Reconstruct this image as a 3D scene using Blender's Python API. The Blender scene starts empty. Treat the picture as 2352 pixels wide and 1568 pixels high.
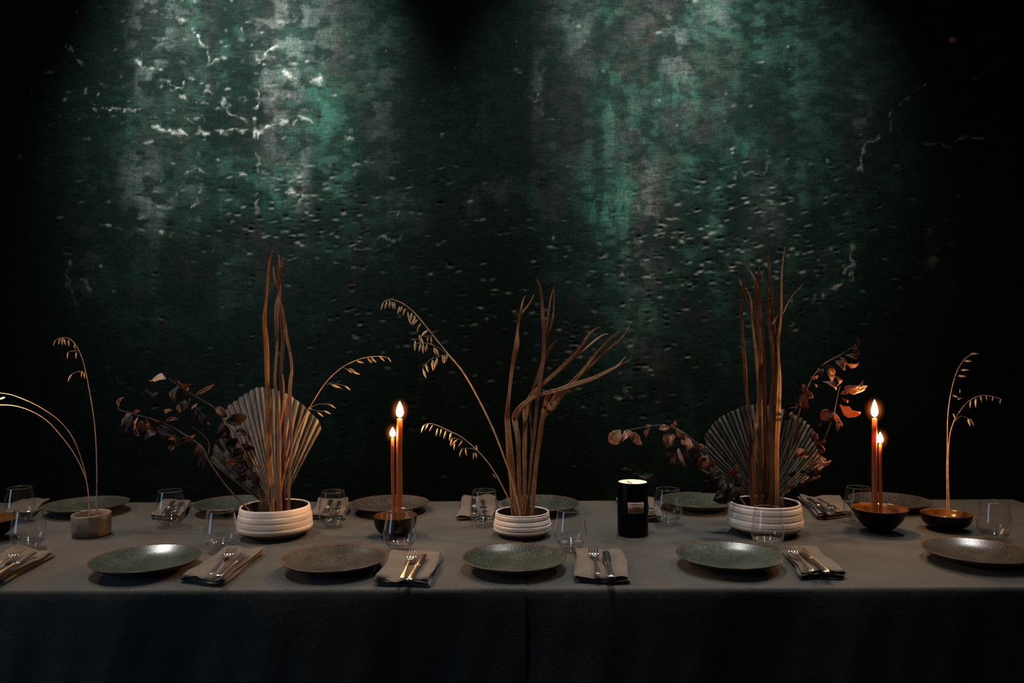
import bpy, math, random
import numpy as np
from mathutils import Vector, Matrix

random.seed(7)
RNG = np.random.default_rng(11)
SC = bpy.context.scene
COL = SC.collection
PI = math.pi

# ------------------------------------------------------------------ camera
F = 28.0 / 36.0 * 2352.0            # focal length in pixels of the 2352x1568 frame
CX, CY, ROLL = 1176.0, 784.0, 0.0035
ZT = 0.753                          # top of the tablecloth
CAMZ = ZT + 0.54
cam = bpy.data.cameras.new('camera')
cam.lens, cam.sensor_width, cam.clip_start = 28.0, 36.0, 0.05
cam_o = bpy.data.objects.new('camera', cam)
COL.objects.link(cam_o)
cam_o.matrix_world = Matrix.Translation((0, 0, CAMZ)) @ Matrix.Rotation(PI / 2, 4, 'X') @ Matrix.Rotation(-ROLL, 4, 'Z')
SC.camera = cam_o
cam.dof.use_dof = True
cam.dof.focus_distance = 2.15
cam.dof.aperture_fstop = 5.6

# ------------------------------------------------------------------ exposure, world, lights
SC.view_settings.view_transform = 'Standard'
SC.view_settings.look = 'None'
SC.view_settings.exposure = 0.0
SC.view_settings.gamma = 1.0
SC.view_settings.use_curve_mapping = False
world = bpy.data.worlds.new('night')
SC.world = world
world.use_nodes = True
world.node_tree.nodes['Background'].inputs[0].default_value = (0.35, 0.75, 0.8, 1)
world.node_tree.nodes['Background'].inputs[1].default_value = 0.004


def spot(name, loc, target, power, angle, blend, radius, color):
    l = bpy.data.lights.new(name, 'SPOT')
    l.energy, l.spot_size, l.spot_blend, l.shadow_soft_size, l.color = power, math.radians(angle), blend, radius, color
    o = bpy.data.objects.new(name, l)
    COL.objects.link(o)
    o.location = loc
    o.rotation_euler = (Vector(target) - Vector(loc)).to_track_quat('-Z', 'Y').to_euler()
    return o


COOL = (0.96, 1.0, 0.97)
# pools of light washing down the painted wall
spot('wall_spot', (-1.22, 2.55, 3.5), (-1.22, 3.75, 2.50), 235, 68, 1.0, 0.03, COOL)
spot('wall_spot', (0.52, 2.55, 3.5), (0.52, 3.75, 2.42), 130, 64, 1.0, 0.03, COOL)
spot('wall_spot', (1.08, 2.55, 3.5), (1.08, 3.75, 2.42), 100, 64, 1.0, 0.03, COOL)
# ceiling spots above the front edge of the table and a second row above its far side
for x, tx, e in ((-1.05, -0.85, 25), (0.12, 0.1, 30), (1.1, 0.95, 15)):
    spot('table_spot', (x, 1.785, 2.5), (tx, 2.08, 0.75), e, 70, 1.0, 0.05, (1.0, 0.97, 0.92))
for x, tx, e in ((-1.65, -0.85, 62), (0.45, 0.2, 46), (1.75, 1.0, 38)):
    spot('table_spot', (x, 2.72, 2.7), (tx, 2.10, 0.75), e, 72, 1.0, 0.07, (1.0, 0.98, 0.94))
# dusk daylight through the narrow window in the left wall
wl = bpy.data.lights.new('window_daylight', 'AREA')
wl.shape, wl.size, wl.size_y, wl.energy, wl.color = 'RECTANGLE', 1.1, 2.35, 19.0, (0.42, 0.68, 1.0)
wo = bpy.data.objects.new('window_daylight', wl)
COL.objects.link(wo)
wo.location = (-3.47, 0.65, 1.425)
wo.rotation_euler = (0, -PI / 2, 0)      # shines towards +X
wo.rotation_euler = Vector((1, 0, 0)).to_track_quat('-Z', 'Y').to_euler()


# ------------------------------------------------------------------ pixel helpers (frame of the photograph, at a true depth)
def P(px, py, Y):
    dx, dy = px - CX, py - CY
    x, y = dx - ROLL * dy, dy + ROLL * dx
    return Vector((x * Y / F, Y, CAMZ - y * Y / F))


def T(px, py, h=0.0):
    dx, dy = px - CX, py - CY
    Y = F * (0.54 - h) / (dy + ROLL * dx)
    return P(px, py, Y)


# ------------------------------------------------------------------ materials
def mat(name, color, rough=0.5, metal=0.0, spec=0.5, **kw):
    m = bpy.data.materials.new(name)
    m.use_nodes = True
    b = m.node_tree.nodes['Principled BSDF']
    b.inputs['Base Color'].default_value = (*color, 1)
    b.inputs['Roughness'].default_value = rough
    b.inputs['Metallic'].default_value = metal
    b.inputs['Specular IOR Level'].default_value = spec
    for k, v in kw.items():
        b.inputs[k.replace('_', ' ')].default_value = v
    return m


class N:
    """tiny node helper"""
    def __init__(s, m):
        s.t = m.node_tree
        s.b = s.t.nodes.get('Principled BSDF')

    def new(s, typ, **kw):
        n = s.t.nodes.new(typ)
        for k, v in kw.items():
            setattr(n, k, v)
        return n

    def link(s, a, b):
        s.t.links.new(a, b)

    def coord(s, scale=(1, 1, 1), out='Object'):
        tc, mp = s.new('ShaderNodeTexCoord'), s.new('ShaderNodeMapping')
        mp.inputs['Scale'].default_value = scale
        s.link(tc.outputs[out], mp.inputs[0])
        return mp.outputs[0]

    def noise(s, vec, scale, detail=4.0, rough=0.55):
        n = s.new('ShaderNodeTexNoise')
        n.inputs['Scale'].default_value, n.inputs['Detail'].default_value, n.inputs['Roughness'].default_value = scale, detail, rough
        s.link(vec, n.inputs['Vector'])
        return n.outputs['Fac']

    def ramp(s, fac, stops):
        r = s.new('ShaderNodeValToRGB')
        e = r.color_ramp.elements
        while len(e) < len(stops):
            e.new(0.5)
        for i, (p, c) in enumerate(stops):
            e[i].position = p
            e[i].color = (*c, 1) if len(c) == 3 else c
        s.link(fac, r.inputs[0])
        return r.outputs[0]

    def math(s, op, a, b=None):
        n = s.new('ShaderNodeMath', operation=op)
        for i, v in enumerate((a, b)):
            if v is None:
                continue
            if isinstance(v, (int, float)):
                n.inputs[i].default_value = v
            else:
                s.link(v, n.inputs[i])
        return n.outputs[0]

    def mul(s, col, fac):
        n = s.new('ShaderNodeVectorMath', operation='SCALE')
        s.link(col, n.inputs[0])
        s.link(fac, n.inputs['Scale'])
        return n.outputs[0]

    def bump(s, h, strength, dist):
        n = s.new('ShaderNodeBump')
        n.inputs['Strength'].default_value, n.inputs['Distance'].default_value = strength, dist
        s.link(h, n.inputs['Height'])
        s.link(n.outputs[0], s.b.inputs['Normal'])


def noisy(name, lo, hi, scale, rough=0.6, stretch=(1, 1, 1), bump=0.0, dist=0.002, metal=0.0, spec=0.5, detail=4.0, band=(0.35, 0.65), **kw):
    m = mat(name, hi, rough, metal, spec, **kw)
    n = N(m)
    f = n.noise(n.coord(stretch), scale, detail)
    n.link(n.ramp(f, [(band[0], lo), (band[1], hi)]), n.b.inputs['Base Color'])
    if bump:
        n.bump(f, bump, dist)
    return m


M = {}
# linen
def linen(name, lo, hi, wrinkle=0.25):
    m = mat(name, hi, 0.92, 0, 0.15)
    n = N(m)
    c = n.coord()
    fine = n.noise(n.coord((1, 0.3, 1)), 520, 2)
    fine2 = n.noise(n.coord((0.3, 1, 1)), 520, 2)
    big = n.noise(c, 5, 5, 0.6)
    wv = n.math('ADD', fine, fine2)
    mix = n.math('ADD', n.math('MULTIPLY', wv, 0.38), n.math('MULTIPLY', big, 0.29))
    n.link(n.ramp(mix, [(0.38, lo), (0.66, hi)]), n.b.inputs['Base Color'])
    n.bump(n.math('ADD', n.math('MULTIPLY', wv, 0.06), n.math('MULTIPLY', n.noise(c, 14, 5, 0.6), wrinkle)), 0.5, 0.012)
    n.b.inputs['Sheen Weight'].default_value = 0.15
    return m


M['cloth'] = linen('grey_linen', (0.032, 0.030, 0.027), (0.094, 0.088, 0.078), 0.45)
M['napkin'] = linen('taupe_linen', (0.080, 0.063, 0.049), (0.172, 0.138, 0.110), 0.35)


def glaze(name, a, b, rim):
    m = mat(name, a, 0.36, 0, 0.7)
    n = N(m)
    c = n.coord()
    sp = n.noise(c, 430, 3, 0.6)
    big = n.noise(c, 14, 3)
    col = n.ramp(n.math('ADD', n.math('MULTIPLY', sp, 0.75), n.math('MULTIPLY', big, 0.25)), [(0.44, a), (0.60, b)])
    tc = n.new('ShaderNodeTexCoord')
    sx = n.new('ShaderNodeSeparateXYZ')
    n.link(tc.outputs['Object'], sx.inputs[0])
    r = n.math('SQRT', n.math('ADD', n.math('POWER', sx.outputs[0], 2.0), n.math('POWER', sx.outputs[1], 2.0)))
    mx = n.new('ShaderNodeMix', data_type='RGBA')
    n.link(n.ramp(r, [(0.1195, (0, 0, 0)), (0.1225, (1, 1, 1))]), mx.inputs['Factor'])
    n.link(col, mx.inputs[6])
    mx.inputs[7].default_value = (*rim, 1)
    n.link(mx.outputs[2], n.b.inputs['Base Color'])
    n.link(n.ramp(sp, [(0.3, (0.19,) * 3), (0.7, (0.29,) * 3)]), n.b.inputs['Roughness'])
    n.bump(sp, 0.2, 0.001)
    return m


M['plate_green'] = glaze('speckled_green_glaze', (0.018, 0.023, 0.017), (0.085, 0.098, 0.075), (0.10, 0.055, 0.035))
M['plate_brown'] = glaze('speckled_brown_glaze', (0.024, 0.019, 0.015), (0.100, 0.084, 0.067), (0.12, 0.06, 0.035))
M['ceramic'] = noisy('white_ribbed_ceramic', (0.62, 0.50, 0.42), (0.86, 0.74, 0.65), 30, 0.42, (0.3, 0.3, 2.5), 0.15, 0.001)
M['raw_clay'] = noisy('raw_brown_clay', (0.075, 0.045, 0.03), (0.14, 0.088, 0.06), 60, 0.8, (1, 1, 1), 0.2, 0.001)
M['cup'] = noisy('sand_ceramic', (0.085, 0.064, 0.046), (0.30, 0.225, 0.17), 34, 0.6, (1, 1, 1), 0.3, 0.002, band=(0.3, 0.7))
M['inner'] = noisy('dark_inner_glaze', (0.006, 0.006, 0.006), (0.014, 0.012, 0.010), 30, 0.5)
M['brownglaze'] = noisy('brown_glaze', (0.05, 0.018, 0.006), (0.22, 0.085, 0.026), 22, 0.2, (1, 1, 2), 0.1, 0.001)
M['darkglaze'] = noisy('dark_brown_glaze', (0.002, 0.0013, 0.001), (0.008, 0.004, 0.0025), 40, 0.35, spec=0.15)
M['wax'] = mat('beeswax', (0.40, 0.105, 0.014), 0.45, 0, 0.4, Subsurface_Weight=0.55, Subsurface_Scale=0.02)
M['wax'].node_tree.nodes['Principled BSDF'].inputs['Subsurface Radius'].default_value = (1.0, 0.32, 0.06)
M['wick'] = mat('charred_wick', (0.01, 0.008, 0.006), 0.9)
M['steel'] = noisy('polished_steel', (0.55, 0.53, 0.50), (0.78, 0.75, 0.71), 120, 0.24, (1, 0.1, 1), 0.02, 0.0005, metal=1.0)
M['steel_handle'] = noisy('engraved_steel_handle', (0.30, 0.27, 0.24), (0.62, 0.58, 0.54), 260, 0.30, (1, 0.6, 1), 0.25, 0.0006, metal=1.0)
def leafmat(name, lo, hi, scale=55, stretch=(1, 1, 1), b_=0.3, tc_=(1.3, 0.9, 0.5)):
    m = noisy(name, lo, hi, scale, 0.6, stretch, b_, 0.0015)
    n = N(m)
    tr = n.new('ShaderNodeBsdfTranslucent')
    tr.inputs[0].default_value = (hi[0] * tc_[0], hi[1] * tc_[1], hi[2] * tc_[2], 1)
    ms = n.new('ShaderNodeMixShader')
    ms.inputs[0].default_value = 0.35
    n.link(n.b.outputs[0], ms.inputs[1])
    n.link(tr.outputs[0], ms.inputs[2])
    n.link(ms.outputs[0], n.t.nodes['Material Output'].inputs[0])
    return m


M['blade_palm'] = leafmat('dry_palm_fibre', (0.16, 0.065, 0.024), (0.66, 0.39, 0.19), 420, (1, 1, 0.04), 0.5, (1.1, .95, .75))
M['blade_dark'] = leafmat('old_palm_fibre', (0.055, 0.020, 0.008), (0.34, 0.150, 0.066), 420, (1, 1, 0.04), 0.5, (1.1, .9, .65))
M['fan'] = noisy('grey_dried_palm', (0.13, 0.115, 0.10), (0.29, 0.26, 0.225), 90, 0.7, (1, 1, 0.1), 0.2, 0.001)
M['fan_light'] = noisy('pale_grey_palm', (0.17, 0.155, 0.14), (0.34, 0.31, 0.275), 90, 0.7, (1, 1, 0.1), 0.2, 0.001)
M['fan_dark'] = noisy('dull_dried_palm', (0.028, 0.024, 0.020), (0.12, 0.10, 0.085), 90, 0.7, (1, 1, 0.1), 0.2, 0.001)
M['straw'] = noisy('oat_straw', (0.36, 0.19, 0.075), (0.58, 0.36, 0.17), 60, 0.55)
M['husk'] = noisy('oat_husk', (0.58, 0.33, 0.15), (0.88, 0.60, 0.34), 80, 0.5)
M['bark'] = noisy('twig_bark', (0.05, 0.028, 0.018), (0.14, 0.075, 0.045), 80, 0.7)


M['leaf_dark'] = leafmat('dark_dry_leaf', (0.010, 0.005, 0.004), (0.034, 0.014, 0.009))
M['leaf_brown'] = leafmat('brown_dry_leaf', (0.06, 0.018, 0.007), (0.27, 0.092, 0.028))
M['leaf_pale'] = leafmat('pale_dry_leaf', (0.26, 0.14, 0.085), (0.52, 0.32, 0.19))

# drinking glass: clear walls (Fresnel reflection over plain transmission), refracting solid base
def clear_glass(name, base, rough, tint):
    m = bpy.data.materials.new(name)
    m.use_nodes = True
    n = N(m)
    n.t.nodes.remove(n.b)
    fr, tb, gl, ms = n.new('ShaderNodeLayerWeight'), n.new('ShaderNodeBsdfTransparent'), n.new('ShaderNodeBsdfGlossy'), n.new('ShaderNodeMixShader')
    fr.inputs[0].default_value = 0.5
    schlick = n.math('ADD', n.math('MULTIPLY', n.math('POWER', fr.outputs['Facing'], 5.0), 0.9), base)
    tb.inputs[0].default_value = (*tint, 1)
    gl.inputs[0].default_value = (1, 1, 1, 1)
    gl.inputs['Roughness'].default_value = rough
    n.link(schlick, ms.inputs[0]); n.link(tb.outputs[0], ms.inputs[1]); n.link(gl.outputs[0], ms.inputs[2])
    n.link(ms.outputs[0], n.t.nodes['Material Output'].inputs[0])
    return m


M['glass'] = clear_glass('clear_glass_wall', 0.04, 0.02, (0.985, 0.985, 0.98))
M['glass_heel'] = clear_glass('thick_glass_heel', 0.22, 0.07, (0.95, 0.96, 0.96))
M['glass_base'] = mat('solid_glass_base', (0.97, 1.0, 0.99), 0.06, 0, 0.5, Transmission_Weight=1.0, IOR=1.5)


def emit(name, color, strength):
    m = bpy.data.materials.new(name)
    m.use_nodes = True
    n = N(m)
    n.t.nodes.remove(n.b)
    e = n.new('ShaderNodeEmission')
    e.inputs[0].default_value, e.inputs[1].default_value = (*color, 1), strength
    n.link(e.outputs[0], n.t.nodes['Material Output'].inputs[0])
    return m


M['flame'] = emit('candle_flame', (1.0, 0.47, 0.13), 500)
M['flame_low'] = emit('sheltered_flame', (1.0, 0.60, 0.42), 200)
# glow volume added around a flame, in place of lens bloom
m = bpy.data.materials.new('flame_bloom')
m.use_nodes = True
n = N(m)
n.t.nodes.remove(n.b)
tc, ln = n.new('ShaderNodeTexCoord'), n.new('ShaderNodeVectorMath', operation='LENGTH')
mp = n.new('ShaderNodeMapping')
n.link(tc.outputs['Object'], mp.inputs[0])
mp.inputs['Scale'].default_value = (1 / 0.030, 1 / 0.030, 1 / 0.040)
n.link(mp.outputs[0], ln.inputs[0])
den = n.math('POWER', n.math('MAXIMUM', n.math('SUBTRACT', 1.0, ln.outputs['Value']), 0.0), 3.4)
pv = n.new('ShaderNodeEmission')
pv.inputs[0].default_value = (1.0, 0.22, 0.03, 1)
n.link(n.math('MULTIPLY', den, 95.0), pv.inputs[1])
n.link(pv.outputs[0], n.t.nodes['Material Output'].inputs['Volume'])
M['flame_bloom'] = m

M['black_jar'] = mat('black_jar_glass', (0.0015, 0.0015, 0.0018), 0.35, 0, 0.08)
M['jar_inner'] = noisy('cream_jar_lining', (0.72, 0.56, 0.46), (0.86, 0.72, 0.62), 20, 0.7)
M['label_paper'] = noisy('beige_label_paper', (0.30, 0.19, 0.14), (0.40, 0.27, 0.21), 60, 0.8)
M['print'] = mat('dark_print', (0.012, 0.009, 0.008), 0.8)
M['soft_wax'] = mat('melted_wax', (0.8, 0.62, 0.42), 0.3)
M['wood'] = noisy('dark_table_wood', (0.03, 0.02, 0.012), (0.07, 0.045, 0.028), 12, 0.5, (1, 8, 1))
M['floor'] = noisy('dark_concrete', (0.010, 0.012, 0.012), (0.025, 0.028, 0.027), 4, 0.7)
M['dark_wall'] = noisy('black_green_paint', (0.006, 0.009, 0.008), (0.012, 0.018, 0.015), 3, 0.9, spec=0.1)
M['frame'] = mat('black_window_frame', (0.01, 0.011, 0.012), 0.5)


# ------------------------------------------------------------------ mesh builder
class MB:
    def __init__(s):
        s.v, s.f = [], []

    def ring(s, pts):
        i = len(s.v)
        s.v.extend([tuple(p) for p in pts])
        return list(range(i, i + len(pts)))

    def bridge(s, a, b, closed=True):
        n = len(a)
        for i in range(n if closed else n - 1):
            j = (i + 1) % n
            s.f.append((a[i], a[j], b[j], b[i]))

    def lathe(s, prof, n=48, c=(0, 0, 0), wob=0.0, seed=0, cap0=False, cap1=False):
        rs = []
        for r, z in prof:
            rs.append(s.ring([(c[0] + r * (1 + wob * math.sin(2 * t + seed) + wob * 0.6 * math.sin(3 * t + 2 * seed)) * math.cos(t),
                               c[1] + r * (1 + wob * math.sin(2 * t + seed) + wob * 0.6 * math.sin(3 * t + 2 * seed)) * math.sin(t),
                               c[2] + z * (1 + wob * 2 * math.sin(t + seed))) for t in (2 * PI * k / n for k in range(n))]))
        for a, b in zip(rs, rs[1:]):
            s.bridge(a, b)
        if cap0:
            s.f.append(tuple(reversed(rs[0])))
        if cap1:
            s.f.append(tuple(rs[-1]))
        return s

    def tube(s, pts, rad, n=7, caps=True):
        pts = [Vector(p) for p in pts]
        if not hasattr(rad, '__len__'):
            rad = [rad] * len(pts)
        up = Vector((0.13, -0.97, 0.2))
        rs = []
        for i, p in enumerate(pts):
            d = (pts[min(i + 1, len(pts) - 1)] - pts[max(i - 1, 0)]).normalized()
            a = d.cross(up)
            if a.length < 1e-4:
                a = d.cross(Vector((1, 0, 0)))
            a.normalize()
            b = a.cross(d)
            rs.append(s.ring([p + float(rad[i]) * (math.cos(t) * a + math.sin(t) * b) for t in (2 * PI * k / n for k in range(n))]))
        for a, b in zip(rs, rs[1:]):
            s.bridge(a, b)
        if caps:
            s.f.append(tuple(reversed(rs[0])))
            s.f.append(tuple(rs[-1]))
        return s

    def box(s, x0, x1, y0, y1, z0, z1):
        i = len(s.v)
        s.v += [(x, y, z) for z in (z0, z1) for y in (y0, y1) for x in (x0, x1)]
        for q in ((0, 2, 3, 1), (4, 5, 7, 6), (0, 1, 5, 4), (2, 6, 7, 3), (0, 4, 6, 2), (1, 3, 7, 5)):
            s.f.append(tuple(i + k for k in q))
        return s

    def ribbon(s, pts, wid, fold=0.35, twist=0.0, th=0.0007, tw0=0.0):
        """channelled strip: pts world, wid full widths, faces the camera roughly, V fold"""
        pts = [Vector(p) for p in pts]
        rs = []
        nP = len(pts)
        for i, p in enumerate(pts):
            d = (pts[min(i + 1, nP - 1)] - pts[max(i - 1, 0)]).normalized()
            a = d.cross(Vector((0, -1, 0)))
            if a.length < 1e-4:
                a = Vector((1, 0, 0))
            a.normalize()
            b = d.cross(a)                       # roughly along Y
            ang = tw0 + twist * i / max(1, nP - 1)
            a, b = math.cos(ang) * a + math.sin(ang) * b, math.cos(ang) * b - math.sin(ang) * a
            w = float(wid[i]) * 0.5
            q = [p - w * a, p - 0.45 * w * a + fold * w * b, p + 0.12 * w * a + fold * 0.75 * w * b, p + w * a]
            q += [v + th * b for v in reversed(q)]
            rs.append(s.ring(q))
        for a, b in zip(rs, rs[1:]):
            s.bridge(a, b)
        s.f.append(tuple(reversed(rs[0])))
        s.f.append(tuple(rs[-1]))
        return s

    def build(s, name, m, parent=None, smooth=True, org=None):
        me = bpy.data.meshes.new(name)
        v = s.v
        if org is not None:
            ox, oy, oz = org
            v = [(x - ox, y - oy, z - oz) for x, y, z in v]
        me.from_pydata(v, [], s.f)
        me.materials.append(m)
        if smooth:
            me.polygons.foreach_set('use_smooth', [True] * len(me.polygons))
        o = bpy.data.objects.new(name, me)
        COL.objects.link(o)
        if parent is not None:
            o.parent = parent
        return o


def tag(o, label, cat, group=None, kind=None):
    if label:
        o['label'] = label
    if cat:
        o['category'] = cat
    if group:
        o['group'] = group
    if kind:
        o['kind'] = kind
    return o


def thing(name, loc, label, cat, group=None, rz=0.0):
    o = bpy.data.objects.new(name, None)
    o.empty_display_size = 0.05
    COL.objects.link(o)
    o.location = loc
    o.rotation_euler = (0, 0, rz)
    return tag(o, label, cat, group)


def copy_thing(root, loc, rz, label):
    r = root.copy()
    COL.objects.link(r)
    r.location, r.rotation_euler = loc, (0, 0, rz)
    r['label'] = label
    for ch in list(root.children):
        c = ch.copy()
        COL.objects.link(c)
        c.parent = r
    return r


def smooth_path(pts, k=4):
    """Catmull-Rom through points that may be tuples of any length"""
    P_ = [np.array(p, float) for p in pts]
    out = []
    for i in range(len(P_) - 1):
        p0, p1, p2, p3 = P_[max(i - 1, 0)], P_[i], P_[i + 1], P_[min(i + 2, len(P_) - 1)]
        for j in range(k):
            t = j / k
            out.append(0.5 * (2 * p1 + (p2 - p0) * t + (2 * p0 - 5 * p1 + 4 * p2 - p3) * t * t + (3 * p1 - p0 - 3 * p2 + p3) * t ** 3))
    out.append(P_[-1])
    return [tuple(float(c) for c in p) for p in out]


# ------------------------------------------------------------------ room shell
WY = 3.75                                     # painted wall
RX, RB, RH = 3.4, -2.2, 3.7


def slab(name, b, m):
    o = MB().box(*b).build(name, m, smooth=False)
    o['kind'] = 'structure'
    return o


slab('floor', (-RX, RX, RB, WY, -0.1, 0), M['floor'])
slab('ceiling', (-RX, RX, RB, WY, RH, RH + 0.1), M['dark_wall'])
slab('wall_right', (RX, RX + 0.1, RB, WY, 0, RH), M['dark_wall'])
slab('wall_front', (-RX, RX, RB - 0.1, RB, 0, RH), M['dark_wall'])
w = MB()
for b in ((RB, 0.1, 0, RH), (1.2, WY, 0, RH), (0.1, 1.2, 0, 0.25), (0.1, 1.2, 2.6, RH)):
    w.box(-RX - 0.1, -RX, b[0], b[1], b[2], b[3])
w.build('wall_left', M['dark_wall'], smooth=False)['kind'] = 'structure'
win = MB()
for b in ((0.1, 1.2, 0.25, 0.3), (0.1, 1.2, 2.55, 2.6), (0.1, 0.15, 0.25, 2.6), (1.15, 1.2, 0.25, 2.6)):
    win.box(-RX - 0.06, -RX - 0.02, *b)
win.build('window_1', M['frame'], smooth=False)['kind'] = 'structure'


# painted wall: relief and paint masks, light falloff mixed into the colour
def vnoise(px, py, sx, sy, seed):
    r = np.random.default_rng(seed)
    u, v = px / sx, py / sy
    u0, v0 = np.floor(u.min()), np.floor(v.min())
    u, v = u - u0, v - v0
    g = r.random((int(v.max()) + 3, int(u.max()) + 3)).astype(np.float32)
    iu, iv = u.astype(int), v.astype(int)
    fu, fv = u - iu, v - iv
    fu, fv = fu * fu * (3 - 2 * fu), fv * fv * (3 - 2 * fv)
    return (g[iv, iu] * (1 - fu) + g[iv, iu + 1] * fu) * (1 - fv) + (g[iv + 1, iu] * (1 - fu) + g[iv + 1, iu + 1] * fu) * fv


def fbm(px, py, sx, sy, seed, o=4):
    t, a, s = 0, 1.0, 0
    for k in range(o):
        t = t + a * vnoise(px, py, sx / 2 ** k, sy / 2 ** k, seed + 31 * k)
        s += a
        a *= 0.55
    return t / s


def sstep(a, b, x):
    t = np.clip((x - a) / (b - a), 0, 1)
    return t * t * (3 - 2 * t)


PXM = F / WY                                  # pixels of the photograph per metre on the wall
x0, x1, z0, z1, step = -2.75, 2.75, 0.35, 3.05, 0.0052
nx, nz = int((x1 - x0) / step), int((z1 - z0) / step)
gx, gz = np.meshgrid(np.linspace(x0, x1, nx), np.linspace(z0, z1, nz))
U = (CX + gx * PXM).astype(np.float32)
V = (CY - (gz - CAMZ) * PXM).astype(np.float32)
Uw = U + 26 * (fbm(U, V, 60, 90, 3) - 0.5) + 10 * (fbm(U, V, 14, 20, 4, 2) - 0.5)
Vw = V + 60 * (fbm(U, V, 60, 60, 5) - 0.5)
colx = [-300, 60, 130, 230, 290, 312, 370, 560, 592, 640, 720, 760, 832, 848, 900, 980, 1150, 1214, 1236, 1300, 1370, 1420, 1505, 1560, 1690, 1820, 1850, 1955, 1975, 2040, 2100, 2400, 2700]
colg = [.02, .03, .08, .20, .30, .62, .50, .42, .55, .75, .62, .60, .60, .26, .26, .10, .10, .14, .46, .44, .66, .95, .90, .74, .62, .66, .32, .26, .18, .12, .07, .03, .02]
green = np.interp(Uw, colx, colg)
streak = fbm(U, V, 26, 520, 8, 4)
blot = fbm(U, V, 110, 130, 9, 5)
mott = fbm(U, V, 26, 14, 10, 5)
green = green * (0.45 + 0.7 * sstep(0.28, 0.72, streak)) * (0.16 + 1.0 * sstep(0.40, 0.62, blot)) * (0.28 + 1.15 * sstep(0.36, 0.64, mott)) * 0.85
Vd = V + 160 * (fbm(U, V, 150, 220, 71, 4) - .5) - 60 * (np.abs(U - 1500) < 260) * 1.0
green = green * np.interp(Vd, [0, 430, 600, 780, 1000], [1, 1, .5, .22, .14])  # falloff of the wall light put into the paint: green fades downward
brown = np.interp(Uw, colx, colg) * sstep(.45, .68, fbm(U, V, 70, 150, 61, 5)) * (.3 + .9 * sstep(.35, .65, mott))
grey = np.zeros_like(green)
teal = np.zeros_like(green)
scr = fbm(U, V, 34, 24, 12, 6)
finev = fbm(U, V, 9, 40, 13, 3)
fineh = fbm(U, V, 40, 5, 14, 3)
for cx, cy, wx, wy, s in ((345, 70, 42, 95, 1.0), (330, 170, 22, 60, .6), (420, 30, 60, 60, .55), (655, 190, 52, 190, 1.0), (735, 60, 55, 110, .5), (620, 60, 60, 80, .35),
                          (335, 440, 42, 110, .55), (365, 455, 40, 28, .6), (300, 380, 30, 60, .3), (690, 420, 22, 70, 1.0), (440, 420, 26, 60, .4),
                          (1335, 80, 30, 100, .5), (1325, 20, 60, 40, .3), (1240, 200, 14, 90, .35), (1645, 25, 36, 50, .8), (1560, 125, 34, 60, .8), (1500, 60, 60, 60, .3),
                          (1470, 560, 40, 130, .60), (1490, 430, 26, 90, .6), (1780, 430, 26, 34, .4), (1440, 330, 50, 130, .3), (2145, 590, 15, 55, .55), (1985, 270, 18, 55, .4),
                          (880, 240, 42, 150, .32), (925, 480, 60, 40, .2), (1110, 470, 60, 50, .16), (1920, 620, 40, 45, .25), (1160, 430, 60, 30, .12), (1760, 500, 40, 50, .25),
                          (200, 600, 70, 100, .14), (1480, 790, 60, 80, .25), (1600, 270, 90, 60, .22)):
    d = np.abs((Uw - cx) / wx) ** 3 + np.abs((Vw - cy) / wy) ** 3
    grey += s * np.exp(-d) * (0.16 + 1.05 * sstep(0.43, 0.56, scr)) * (.75 + .5 * (finev + fineh - 1) * 2)
for cx, cy, wx, wy, s in ((1405, 465, 60, 46, 1.0), (800, 330, 40, 130, .12), (1560, 195, 40, 34, .7), (640, 430, 60, 70, .4), (1420, 180, 60, 70, .4), (750, 250, 40, 90, .35), (1700, 350, 60, 60, .3), (1480, 720, 60, 40, .4)):
    teal += s * np.exp(-np.abs((Uw - cx) / wx) ** 2.5 - np.abs((Vw - cy) / wy) ** 2.5)
chip = np.zeros_like(green)
H = np.zeros_like(green)


def px_box(ax, ay, bx, by, pad):
    i0 = np.clip(int((min(ax, bx) - pad - U[0, 0]) / (U[0, 1] - U[0, 0])), 0, nx)
    i1 = np.clip(int((max(ax, bx) + pad - U[0, 0]) / (U[0, 1] - U[0, 0])) + 1, 0, nx)
    dv = V[1, 0] - V[0, 0]
    j0 = np.clip(int((max(ay, by) + pad - V[0, 0]) / dv), 0, nz)
    j1 = np.clip(int((min(ay, by) - pad - V[0, 0]) / dv) + 1, 0, nz)
    return slice(j0, j1), slice(i0, i1)


N_U, N_V = 22 * (fbm(U, V, 16, 16, 41, 4) - .5), 22 * (fbm(U, V, 16, 16, 42, 4) - .5)
N_B, N_W = sstep(.28, .58, fbm(U, V, 20, 16, 43, 3)), .12 + 1.5 * fbm(U, V, 13, 13, 44, 2) ** 2 * 1.5


def vein(pts, w, s, h):
    pts = [np.array(p) for p in smooth_path(pts, 5)]
    for a, b in zip(pts, pts[1:]):
        sl = px_box(a[0], a[1], b[0], b[1], w * 4 + 14)
        u, v = U[sl], V[sl]
        if u.size == 0:
            continue
        u, v = u + N_U[sl], v + N_V[sl]
        brk, ww = N_B[sl], w * N_W[sl]
        d = b - a
        t = np.clip(((u - a[0]) * d[0] + (v - a[1]) * d[1]) / max(1e-6, d @ d), 0, 1)
        q = np.hypot(u - a[0] - t * d[0], v - a[1] - t * d[1]) / ww
        g = np.exp(-q ** 2.4) * brk
        chip[sl] = np.maximum(chip[sl], s * g)
        H[sl] = np.maximum(H[sl], h * g)


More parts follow.
